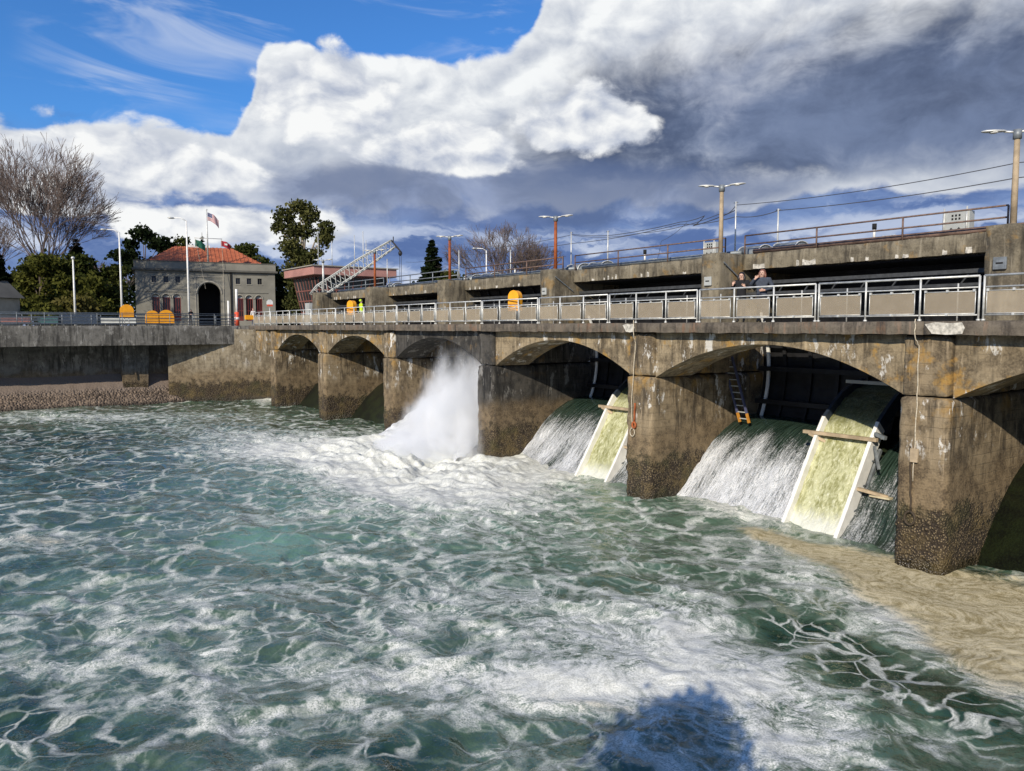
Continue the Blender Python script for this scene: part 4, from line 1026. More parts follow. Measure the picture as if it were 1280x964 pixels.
# flags
def flag(name, L, H, matf, loc, rz, label, droop=.55):
    nu, nv = 22, 12; vs = []; uv = []
    for i in range(nu):
        for j in range(nv):
            s, t = i/(nu-1), j/(nv-1)
            vs.append((s*L*.86, .10*L*math.sin(s*7.5+t*1.2)*s, (t-1)*H - s*s*L*droop + .04*math.sin(s*9+t*2))); uv.append((s, t))
    o = np_mesh(name, vs, grid_faces(nu, nv), matf, True, uv=uv, label=label, cat='flag'); o.location = loc; o.rotation_euler.z = rz
    mo = o.modifiers.new('thick', 'SOLIDIFY'); mo.thickness = .02
    return o
def us(g):
    x, y, _ = g.sep(g.uv()); st = ((y*6.5)._m('FRACT'))._m('LESS_THAN', .5)
    c = g.mix(st, (.70, .68, .66), (.42, .02, .03)); can = (x._m('LESS_THAN', .42))*(y._m('GREATER_THAN', .46))
    d = g.voro(g.comb(x*15, y*14, 0.0), 1.0, 'F1', rnd=0.0, dim='2D'); sb = g.mix(g.sm(d, .26, .18), (.02, .03, .13), (.7, .7, .7))
    g.pbr(g.mix(can, c, sb), .8)
M['flag_us'] = mat('striped_flag_cloth', us)
M['flag_red'] = plain('red_flag_cloth', (.36, .015, .03), .8, 0, .1); M['flag_green'] = plain('green_flag_cloth', (.015, .12, .07), .8, 0, .1)
UL = Vector((math.cos(ang), math.sin(ang), 0)); VL = Vector((-UL.y, UL.x, 0)); B0_ = Vector((-130.86, 1.64, 7.15))
def bp(u, v, z): return B0_+UL*u+VL*v+Vector((0, 0, z))
fp = thing('flagpole', 'tall flagpole with yardarm rising above the red roof', 'flagpole', bp(11.5, .05, 11.15))
MB().tube([bp(11.5, .05, 11.15), bp(11.5, .05, 20.0)], [.16, .07], 8).build('pole', M['galv'], fp, True); MB().ell(bp(11.5, .05, 20.1), (.14, .14, .14), 8, 6).build('finial', M['galv'], fp, True)
MB().tube([bp(9.4, .05, 15.2), bp(13.9, .05, 15.2)], .06, 6).build('yardarm', M['galv'], fp, True)
MB().tube([bp(9.5, .05, 15.2), bp(10.9, -1.2, 6.5)], .025, 4).build('halyard', M['rope'], fp); MB().tube([bp(13.8, .05, 15.2), bp(13.9, -1.0, 6.5)], .025, 4).build('halyard', M['rope'], fp)
flag('flag', 2.1, 1.35, M['flag_us'], bp(11.62, .02, 19.6), ang, 'red and white striped flag with blue corner at the pole top', .60)
fr = flag('flag', 1.75, 1.0, M['flag_red'], bp(13.7, .02, 14.9), ang, 'red flag with white emblem hanging from the yardarm', .35)
cas = MB()
for a_, b_, c_, d_ in ((.55, .70, -.75, -.42), (.85, 1.0, -.80, -.45), (.70, .85, -.78, -.55)): cas.box(a_, b_, -.20, -.17, c_, d_)
cas.build('emblem', M['white'], fr, local=True)
fg = flag('flag', 1.9, 1.2, M['flag_green'], bp(9.5, .02, 14.9), ang, 'green flag hanging from the left of the yardarm', .45)
MB().ell((.85, .12, -.75), (.22, .03, .22), 10, 6).build('emblem', M['cream'], fg, local=True)
# ------------------------------------------------------------------ control tower
tw = thing('control_tower', 'red framed control tower with outward leaning windows and flat roof', 'tower', (-84.4, 15.2, 7.15))
X0, X1, Y0, Y1 = -94, -84.4, 15.2, 25.6
MB().cbox(X0-.7, X1+.7, Y0-.7, Y1+.7, 13.75, 14.85, .05).build('roof', M['pink_roof'], tw); MB().box(X0-.9, X1+.9, Y0-.9, Y1+.9, 14.852, 14.98).build('roof_edge', M['stone_trim'], tw)
m = MB(); lo_, hi_ = 1.1, 0.25
b0 = [(X0+lo_, Y0+lo_), (X1-lo_, Y0+lo_), (X1-lo_, Y1-lo_), (X0+lo_, Y1-lo_)]; b1 = [(X0+hi_, Y0+hi_), (X1-hi_, Y0+hi_), (X1-hi_, Y1-hi_), (X0+hi_, Y1-hi_)]
zs_ = (8.9, 13.74)
m.add([(x, y, zs_[0]) for x, y in b0]+[(x, y, zs_[1]) for x, y in b1], [(0, 1, 5, 4), (1, 2, 6, 5), (2, 3, 7, 6), (3, 0, 4, 7), (3, 2, 1, 0), (4, 5, 6, 7)])
m.build('glazing', M['window'], tw)
def lerp2(a, b, t): return (a[0]+(b[0]-a[0])*t, a[1]+(b[1]-a[1])*t)
for s in range(4):
    s2 = (s+1) % 4
    for k in range(9):
        t_ = k/8; p = lerp2(b0[s], b0[s2], t_); q = lerp2(b1[s], b1[s2], t_); MB().bar((*p, zs_[0]), (*q, zs_[1]), .11, .11).build('mullion', M['red_steel'], tw)
    for tz in (.02, .34, .62, .98):
        p0, p1 = lerp2(b0[s], b1[s], tz), lerp2(b0[s2], b1[s2], tz); z_ = zs_[0]+(zs_[1]-zs_[0])*tz
        MB().bar((*p0, z_), (*p1, z_), .13, .16).build('transom', M['red_steel'], tw)
MB().box(X0+1.4, X1-1.3, Y0+1.3, Y1-1.4, 7.15, 8.85).build('base_wall', M['bldg'], tw)
for x, y, h in ((-87, 16.5, 4.6), (-86, 18, 3.4), (-86, 21.2, 4.4), (-85.2, 22.1, 4.9), (-85.8, 22.8, 3.8)): MB().tube([(x, y, 14.98), (x, y, 14.98+h)], .05, 5).build('antenna', M['galv'], tw, True)
# ------------------------------------------------------------------ crane boom
cr = thing('crane', 'grey lattice crane boom slanting up in front of the control tower', 'crane', (-64.8, 8.3, 7.15))
p0, p1 = Vector((-65.6, 7.3, 10.2)), Vector((-60.6, 14.2, 15.6)); d = (p1-p0); u = d.normalized(); side = u.cross(Vector((0, 0, 1))).normalized(); nn = side.cross(u); n = 18
def wdt(t): return .80*(1-.35*max(0, (t-.6)/.4))*min(1, .45+t*5)
C4 = [[p0+d*(k/n)+side*sx*wdt(k/n)*.45+nn*sz*wdt(k/n)*.75 for k in range(n+1)] for sx, sz in ((1, 1), (-1, 1), (-1, -1), (1, -1))]
for q in C4: MB().tube(q, .07, 5).build('chord', M['grey_box'], cr, True)
for k in range(n):
    for j in range(4): MB().bar(C4[j][k], C4[(j+1) % 4][k+1], .05).build('lacing', M['grey_box'], cr)
MB().box(-66.2, -65.0, 6.8, 8.2, 7.15, 9.5).build('machine_house', M['grey_box'], cr)
MB().bar(p1+nn*.4, p1+Vector((.35, .6, -.75)), .16).build('head', M['steel_dark'], cr); MB().bar(p1-nn*.3, p1+Vector((.35, .6, -.75)), .12).build('head', M['steel_dark'], cr)
MB().ell(p1+Vector((.35, .6, -1.0)), (.22, .22, .28), 8, 6).build('hook_block', M['steel_dark'], cr, True)
for dx in (-.15, .2): MB().tube([p1+Vector((.35+dx, .6, -1.0)), p1+Vector((.35+dx, .6, -5.2))], .025, 4).build('hoist_line', M['wire'], cr)
MB().tube([p1, p1+Vector((0, 0, .7))], .05, 5).build('aerial', M['steel_dark'], cr)
# street lamps and posts on the lock ground
def tall_lamp(x, y, h, lb, head=True):
    t = thing('street_lamp', lb, 'lamp post', (x, y, 7.15), group='white lamp poles on the lock ground')
    MB().tube([(x, y, 7.15), (x, y, 7.15+h)], [.14, .085], 8).build('pole', M['white'], t, True)
    if head:
        MB().tube([(x, y, 7.1+h), (x-.3, y-.5, 7.45+h), (x-.8, y-1.2, 7.5+h)], .06, 6).build('arm', M['white'], t, True)
        MB().ell((x-1.0, y-1.5, 7.48+h), (.30, .45, .12), 8, 5).build('lamp_head', M['galv'], t, True)
    else: MB().ell((x, y, 7.15+h), (.22, .22, .2), 8, 5).build('cap', M['galv'], t, True)
    return t
tall_lamp(-93.5, -6.2, 11.4, 'white lamp pole at the left corner of the grey building'); tall_lamp(-88.7, .5, 12.8, 'tall white lamp pole in front of the grey building'); tall_lamp(-96.8, -10.9, 8.3, 'short white pole in front of the dark hedge', False)
tall_lamp(-88.0, 43.8, 11.6, 'pale lamp pole left of the rust red lamp post')
def marker(x, y, z0, h0, h1, lb):
    t = thing('barrier_post', lb, 'post', (x, y, z0)); MB().tube([(x, y, z0), (x, y, z0+h0)], .22, 10).build('base', M['orange_red'], t, True)
    MB().tube([(x, y, z0+h0), (x, y, z0+h1)], .11, 8).build('arm', M['white'], t, True); MB().tube([(x, y, z0+h0*.45), (x, y, z0+h0*.62)], .225, 10).build('band', M['white'], t, True)
M['orange_red'] = plain('signal_red_paint', (.70, .09, .035), .5, 0, .1)
marker(-66, -.2, 7.15, 1.35, 3.6, 'red and white barrier post at the end of the wing wall')
MB().tube([(-66.0, -1.0, 7.15), (-66.0, -1.0, 9.6)], .09, 8).build('white_post', M['white'], at=(-66.0, -1.0, 7.15), smooth=True, label='plain white post left of the red barrier post', cat='post')
sg = thing('small_sign', 'small white and red sign on a post right of the grey building', 'sign', (-66, 3.05, 7.15))
MB().tube([(-66, 3.05, 7.15), (-66, 3.05, 9.0)], .04, 6).build('post', M['galv'], sg, True); MB().prism([(3.05+.34*math.cos(a), 9.45+.36*math.sin(a)) for a in [math.pi*(k+.5)/4 for k in range(8)]], 'x', -65.96, -65.92).build('plate', M['white'], sg)
MB().box(-65.918, -65.90, 2.77, 3.33, 9.12, 9.30).build('red_band', M['orange_red'], sg)
MB().cbox(-65.2, -65.0, .3, 1.2, 7.75, 8.2, .03).build('orange_box', M['orange'], at=(-65.1, .7, 7.75), label='small orange box by the deck end below the round sign', cat='box')

# ------------------------------------------------------------------ ground
def ground(g):
    p = g.pos(); n = g.noise(p, .12, 5); n2 = g.noise(p, 1.5, 4)
    g.pbr(g.mix(g.sm(n, .4, .6), g.mix(n2, (.030, .045, .014), (.055, .075, .022)), g.mix(n2, (.14, .135, .12), (.22, .21, .19))), .9, 0, g.bump(n2, .4, .05))
M['ground'] = mat('lawn_and_paving', ground)
MB().add([(-4000, -4000, 7.1), (-71.9, -4000, 7.1), (-71.9, 4000, 7.1), (-4000, 4000, 7.1)], [(0, 1, 2, 3)]).build('ground', M['ground'], kind='structure')
MB().add([(-72, 6.5, 7.13), (-56, 6.5, 7.13), (-56, 14.2, 7.13), (-72, 14.2, 7.13)], [(0, 1, 2, 3)]).build('abutment_apron', M['deck'], kind='structure')
MB().box(-64.2, -56.2, 13.5, 14.2, -1, 7.125).build('abutment_wall', M['wing'], at=(-60, 14, -1), label='concrete abutment wall at the lake end behind the dam', cat='wall')

# ------------------------------------------------------------------ vegetation
def leaf_mat(name, a, b, tr=.25):
    def fn(g):
        p = g.pos(); n = g.noise(p, .45, 3); n2 = g.noise(p, 3.0, 2)
        c = g.mix(g.sm(n*.6+n2*.4, .35, .65), a, b)
        d = g.n('BsdfDiffuse'); g.put(d.inputs[0], c); t = g.n('BsdfTranslucent'); g.put(t.inputs[0], c)
        m = g.n('MixShader'); m.inputs[0].default_value = tr
        g.nt.links.new(d.outputs[0], m.inputs[1]); g.nt.links.new(t.outputs[0], m.inputs[2]); g.out(X(g.nt, m.outputs[0]))
    return mat(name, fn)
M['leaf_olive'] = leaf_mat('olive_leaves', (.045, .050, .011), (.125, .128, .030)); M['leaf_dark'] = leaf_mat('dark_needles', (.008, .014, .006), (.024, .034, .014))
M['leaf_mid'] = leaf_mat('evergreen_leaves', (.026, .036, .010), (.082, .090, .025)); M['leaf_gum'] = leaf_mat('gum_leaves', (.034, .042, .014), (.120, .118, .040))
M['leaf_yellow'] = leaf_mat('yellow_green_leaves', (.060, .055, .014), (.15, .13, .045)); M['leaf_black'] = leaf_mat('black_green_needles', (.003, .005, .003), (.009, .013, .006))
M['bark'] = plain('grey_brown_bark', (.13, .10, .075), .9, 0, .35, 1.2); M['bark_pale'] = plain('pale_bark', (.26, .22, .17), .9, 0, .35, 1.2); M['twig'] = plain('brown_twigs', (.14, .105, .09), .9, 0, .25, 1.0)
def leaves(lobes, n, size, seed, squash=1.0):
    r = np.random.default_rng(seed); lob = np.array(lobes, float); w = lob[:, 3]*lob[:, 4]*lob[:, 5]; w = w**.8/np.sum(w**.8)
    k = r.choice(len(lob), n, p=w); d = r.normal(size=(n, 3)); d /= np.linalg.norm(d, axis=1)[:, None]
    rad = (.35+.65*r.random(n)**.45); c = lob[k, :3]+d*lob[k, 3:6]*(rad*(1+.22*r.normal(size=n)))[:, None]
    t = r.normal(size=(n, 3)); t /= np.linalg.norm(t, axis=1)[:, None]; b = np.cross(t, r.normal(size=(n, 3))); b /= np.linalg.norm(b, axis=1)[:, None]
    s = size*(.5+.9*r.random(n))[:, None]; t *= s; b *= s*.62
    v = np.stack([c-t, c-b, c+t, c+b], 1).reshape(-1, 3); f = np.arange(4*n).reshape(n, 4)
    return v, f
def limb_mesh(paths):
    m = MB()
    for P, R_, n in paths: m.tube(P, R_, n, cap=False)
    return m
def leafy(name, label, base, lobes, n, size, lm, seed, cat='tree', trunk_r=.3, bark='bark', group=None):
    b = Vector(base); t = thing(name, label, cat, b, group=group)
    lobes = [(RGT.x*q[0]+FWD.x*q[1], RGT.y*q[0]+FWD.y*q[1], *q[2:]) for q in lobes]
    L = [(b.x+q[0], b.y+q[1], b.z+q[2], q[3], q[4], q[5]) for q in lobes]
    v, f = leaves(L, n, size, seed); np_mesh('crown', v, f, M[lm], False, t)
    rr = random.Random(seed); top = max(q[2] for q in lobes); P = []; core = Vector((np.mean([q[0] for q in lobes]), np.mean([q[1] for q in lobes]), top))
    pts = [b+Vector((core.x*s*s+rr.uniform(-.2, .2)*s, core.y*s*s+rr.uniform(-.2, .2)*s, top*s)) for s in (0, .3, .6, .9)]
    P.append((pts, [trunk_r, trunk_r*.75, trunk_r*.5, trunk_r*.25], 7))
    for q in lobes:
        c = b+Vector(q[:3]); s = min(.85, max(.12, q[2]/top*.55)); k = min(2, int(s/.3)); st = pts[k].lerp(pts[k+1], (s-.3*k)/.3)
        mid = st.lerp(c, .5)+Vector((0, 0, .06*top)); P.append(([st, mid, c], [trunk_r*.42, trunk_r*.28, trunk_r*.1], 5))
    limb_mesh(P).build('trunk', M[bark], t, True); return t
def conifer(name, label, base, H, R0, n, size, lm, seed, droop=.25, group=None, bare=.08, gaps=.0):
    b = Vector(base); t = thing(name, label, 'tree', b, group=group); r = np.random.default_rng(seed); c = []
    z = bare*H; P = [([b, b+Vector((0, 0, H*.5)), b+Vector((0, 0, H))], [H*.016, H*.010, H*.002], 7)]
    while z < H*.98:
        rad = R0*(1-z/H)**.8*(.7+.5*r.random()); nb = r.integers(5, 8); a0 = r.random()*6.28
        for k in range(nb):
            if r.random() < gaps: continue
            a = a0+6.28*k/nb+r.normal()*.2; L = rad*(.75+.4*r.random()); tip = np.array([math.cos(a)*L, math.sin(a)*L, -droop*L])
            q0 = np.array([b.x, b.y, b.z+z]); m = max(3, int(n*L/(R0*H)*1.6)); s = r.random(m)**.6
            c.append(q0+tip[None]*s[:, None]+r.normal(size=(m, 3))*np.array([.16, .16, .10])*L*.55*(.4+s[:, None]))
            P.append(([Vector(q0), Vector(q0+tip*.9)], [H*.004, H*.001], 4))
        z += H*.035*(.7+.6*r.random())
    c = np.concatenate(c); n_ = len(c); tt = r.normal(size=(n_, 3))*np.array([1, 1, .6]); tt /= np.linalg.norm(tt, axis=1)[:, None]; bb = np.cross(tt, r.normal(size=(n_, 3))); bb /= np.linalg.norm(bb, axis=1)[:, None]
    s = size*(.5+.8*r.random(n_))[:, None]; tt *= s; bb *= s*.5
    v = np.stack([c-tt, c-bb, c+tt, c+bb], 1).reshape(-1, 3); np_mesh('crown', v, np.arange(4*n_).reshape(n_, 4), M[lm], False, t)
    limb_mesh(P).build('trunk', M['bark'], t, True); return t
def bare_tree(name, label, base, H, seed, nmain=8, spread=.55, levels=6, r0=.45, trunk=.14, split=(2, 3), group=None, mt='twig'):
    b = Vector(base); t = thing(name, label, 'tree', b, group=group); rr = random.Random(seed); big = []; fine = []
    TW = .022
    def grow(p, d, L, r, lev):
        P = [p]; R_ = [r]; k = 3 if lev < 3 else 2; q = p; dd = d
        for i in range(k):
            dd = (dd+Vector((rr.gauss(0, .10), rr.gauss(0, .10), rr.gauss(.045, .07)))).normalized(); q = q+dd*L/k; P.append(q); R_.append(r*(1-.42*(i+1)/k))
        (big if lev < 2 else fine).append((P, [max(q_, TW) for q_ in R_], 6 if lev < 2 else (4 if lev < 4 else 3)))
        if lev >= levels: return
        n = rr.randint(*split)+(1 if lev > 1 else 0)
        for j in range(n):
            ax = Vector((rr.gauss(0, 1), rr.gauss(0, 1), rr.gauss(0, 1))).normalized(); an = rr.uniform(.18, .48)
            nd = (Matrix.Rotation(an, 3, dd.cross(ax).normalized()) @ dd); st = P[-1] if j < 2 else P[rr.randint(1, len(P)-1)]
            grow(st, nd, L*rr.uniform(.62, .88), r*(.58 if j else .66), lev+1)
    th = H*trunk; big.append(([b, b+Vector((.05, .05, th*.5)), b+Vector((0, 0, th))], [r0*1.25, r0, r0*.95], 8))
    L0 = (H-th)*.262
    for k in range(nmain):
        a = 6.283*k/nmain+rr.uniform(-.3, .3); s = spread*rr.uniform(.25, 1.0); d = Vector((math.cos(a)*s, math.sin(a)*s, 1)).normalized()
        grow(b+Vector((0, 0, th*rr.uniform(.7, 1.0))), d, L0*rr.uniform(.9, 1.15), r0*.46, 1)
    limb_mesh(big).build('trunk', M['bark'], t, True); limb_mesh(fine).build('crown', M[mt], t); return t
def at(px, D, z=7.15):
    """a spot on the land, D metres away along the view axis, px counted across the picture"""
    p = CAM+FWD*D+RGT*((px-640)/963*D); return Vector((p.x, p.y, z))
bare_tree('bare_tree', 'tall bare tree with a broad fan of branches at the left', at(60, 118), 25.5, 11, 11, .27, 7, .42, .16, (1, 3))
bare_tree('bare_tree', 'bare tree cut off by the left edge of the picture', at(-14, 128), 24.0, 5, 7, .5, 5, .4, .2)
bare_tree('bare_tree', 'small rounded bare tree behind the gate bridge', at(637, 150), 20.0, 23, 10, .85, 7, .35, .12, (1, 3))
bare_tree('bare_tree', 'reddish bare sapling left of the grey building', at(137, 122), 10.5, 31, 6, .5, 5, .16, .2)
bare_tree('bare_tree', 'low bare tree right of the dark conifer at left', at(112, 135), 15.0, 37, 6, .5, 5, .2, .2)
rr = random.Random(3)
def lobes(n, w, h0, h1, r0, r1, seed):
    q = random.Random(seed); out = []
    for _ in range(n):
        r = q.uniform(r0, r1); out.append((q.uniform(-w, w), q.uniform(-w, w)*.7, q.uniform(h0, h1), r, r, r*.75))
    return out
for px, D, w, h1, lm, n, lb, s in ((28, 108, 2.6, 6.6, 'leaf_mid', 5200, 'dense dark evergreen bush under the tall bare tree at far left', 1), (52, 104, 2.6, 7.0, 'leaf_olive', 5600, 'olive evergreen tree below the tall bare tree', 2), (80, 106, 2.8, 7.6, 'leaf_mid', 5600, 'broad evergreen tree behind the short white pole', 3),
                               (108, 103, 2.4, 5.2, 'leaf_olive', 5000, 'olive bush right of the short white pole', 4), (132, 108, 2.2, 6.4, 'leaf_mid', 4800, 'evergreen bush beside the grey building', 5), (92, 98, 2.0, 2.4, 'leaf_yellow', 2600, 'low yellowish shrub in front of the hedge', 6), (64, 97, 2.0, 1.9, 'leaf_olive', 2400, 'low green shrub in front of the hedge', 7)):
    leafy('evergreen_bush', lb, at(px, D), lobes(14, w, .9, h1*1.22, 1.1, 1.9, s), n, .30, lm, s, 'bush' if h1 < 5.5 else 'tree', .2)
conifer('dark_conifer', 'black green columnar conifer at the left edge', at(-3, 96), 11.5, 2.6, 7000, .32, 'leaf_black', 2, .1)
conifer('dark_conifer', 'pointed dark conifer between the bare tree and the grey building', at(101, 125), 14.5, 3.2, 5200, .34, 'leaf_dark', 4, .2)
conifer('dark_conifer', 'small dark conifer left of the grey building', at(121, 128), 11.5, 2.2, 3600, .32, 'leaf_dark', 9, .2)
leafy('pine_tree', 'dark wide pine behind the left of the red roof', at(184, 165), [(-4, 0, 15, 2.8, 2.8, 1.3), (0, 0, 19.5, 2.4, 2.4, 1.5), (3.5, 0, 17.5, 2.6, 2.6, 1.5), (-1.5, 0, 12.5, 4, 3, 1.6), (3.8, 0, 13.5, 3, 3, 1.5), (5.0, 0, 16, 1.8, 1.8, 1.4), (-2.6, 0, 17.4, 1.6, 1.6, 1.2), (0, 0, 9, 5, 3, 2)], 5200, .45, 'leaf_dark', 12)
leafy('evergreen_tree', 'dark green tree behind the middle of the red roof', at(232, 168), [(0, 0, 14.5, 3, 3, 2.4), (-2.5, 0, 12, 2.6, 2.6, 2), (2.2, 0, 12.6, 2.6, 2.6, 2), (0, 0, 17.5, 1.9, 1.9, 1.8), (0, 0, 9, 4, 4, 3)], 4200, .42, 'leaf_mid', 13)
leafy('evergreen_tree', 'broad dark tree behind the right of the red roof', at(303, 168), [(0, 0, 15, 3.6, 3, 2.2), (-3.4, 0, 13.4, 2.6, 2.6, 2), (4, 0, 13.0, 3, 3, 2), (6.8, 0, 10.5, 2.4, 2.4, 2), (1.6, 0, 16.4, 2.2, 2.2, 1.4), (0, 0, 9, 6, 4, 3)], 6200, .42, 'leaf_mid', 14)
leafy('evergreen_tree', 'low dark tree between the grey building and the gum tree', at(346, 150), [(0, 0, 9, 2.4, 2.4, 2), (1, 0, 5, 2.6, 2.6, 3), (-1, 0, 11, 1.6, 1.6, 1.4)], 3000, .36, 'leaf_dark', 15)
conifer('monkey_puzzle_tree', 'thin ragged conifer beside the flagpole', at(257, 158), 19.0, 2.0, 1700, .36, 'leaf_dark', 17, .55, bare=.45, gaps=.35)
S = 125/963
gum = [((a-380)*S, 0, (409-b)*S, ra*S, ra*S*.9, rb*S) for a, b, ra, rb in ((360, 273, 15, 10), (378, 262, 14, 8), (390, 272, 13, 12), (352, 287, 10, 8), (370, 290, 13, 10), (386, 292, 11, 10), (411, 287, 10, 8), (407, 300, 10, 12), (413, 295, 8, 10),
                                                                    (366, 312, 15, 12), (382, 325, 16, 12), (368, 340, 14, 14), (376, 360, 16, 16), (388, 345, 12, 12), (372, 380, 15, 14), (400, 318, 8, 7))]
leafy('gum_tree', 'tall gum tree with separate leaf clumps beside the control tower', at(380, 125), gum, 9000, .28, 'leaf_gum', 21, 'tree', .42, 'bark_pale')
conifer('dark_conifer', 'broad dark conifer behind the far end of the gate bridge', at(541, 150), 17.0, 4.4, 5200, .42, 'leaf_dark', 25, .15)
for px, D, lb, s, hh in ((566, 150, 'low evergreen tree between the two rust red lamps', 31, 9), (592, 155, 'low olive tree left of the small bare tree', 32, 9.5), (655, 155, 'low olive tree right of the small bare tree', 33, 8), (520, 150, 'small dark tree left of the broad conifer', 34, 7.5)):
    leafy('far_evergreen_tree', lb, at(px, D), lobes(7, 3.0, 2, hh, 1.6, 2.4, s), 2600, .42, 'leaf_mid' if s != 34 else 'leaf_dark', s)
# woods at the back of the lock ground
wl = []
for k in range(60):
    px = -180+k*14; D = rr.uniform(215, 245); p = at(px, D); r = rr.uniform(3, 5); wl.append((p.x, p.y, p.z+rr.uniform(2, 7 if px > 330 else 9), r, r, r*.9))
v, f = leaves(wl, 16000, .7, 77); np_mesh('distant_woods', v, f, M['leaf_dark'], False, kind='stuff', label='dark woods beyond the lock ground', cat='woods')
# small cottage at the left edge
hs = thing('cottage', 'small dark roofed cottage at the left edge behind the railing', 'building', (*at(-34, 92)[:2], 7.15), YAW)
MB().box(-2, 3.0, 0, 4, 0, 3.4).build('wall', M['stone_trim'], hs, local=True); MB().prism([(-2.4, 3.4), (3.4, 3.4), (.5, 5.6)], 'y', -.4, 4.4).build('roof', M['bldg_dark'], hs, local=True)
w_ = MB().box(-.4, .6, -.05, -.001, 1.0, 2.4).build('window', M['window'], hs, local=True); MB().box(-.5, .7, -.10, -.051, .85, 1.0).build('sill', M['white'], w_, local=True)
# clutter on the lock ground seen through the railing
for k, (px, D, w, h, m_, lb) in enumerate(((100, 84, 5.5, 1.2, 'navy', 'long dark blue banner on the lock railing'), (20, 86, 5, 1.0, 'red_steel', 'faded red banner on the lock railing at far left'), (150, 86, 5, 1.0, 'grey_box', 'grey notice panel on the lock railing'), (62, 85, 3, 1.1, 'leaf_teal', 'dark teal panel on the lock railing'))):
    if m_ == 'leaf_teal': M['leaf_teal'] = plain('teal_panel', (.02, .07, .075), .6)
    t = thing('notice_board', lb, 'panel', at(px, D), YAW)
    MB().cbox(-w/2, w/2, -.05, .05, .25, h, .02).build('board', M[m_], t, local=True)
    for s in (-.4, .4): MB().tube([(w*s, .08, 0), (w*s, .08, h)], .05, 6).build('post', M['galv'], t, True, local=True)

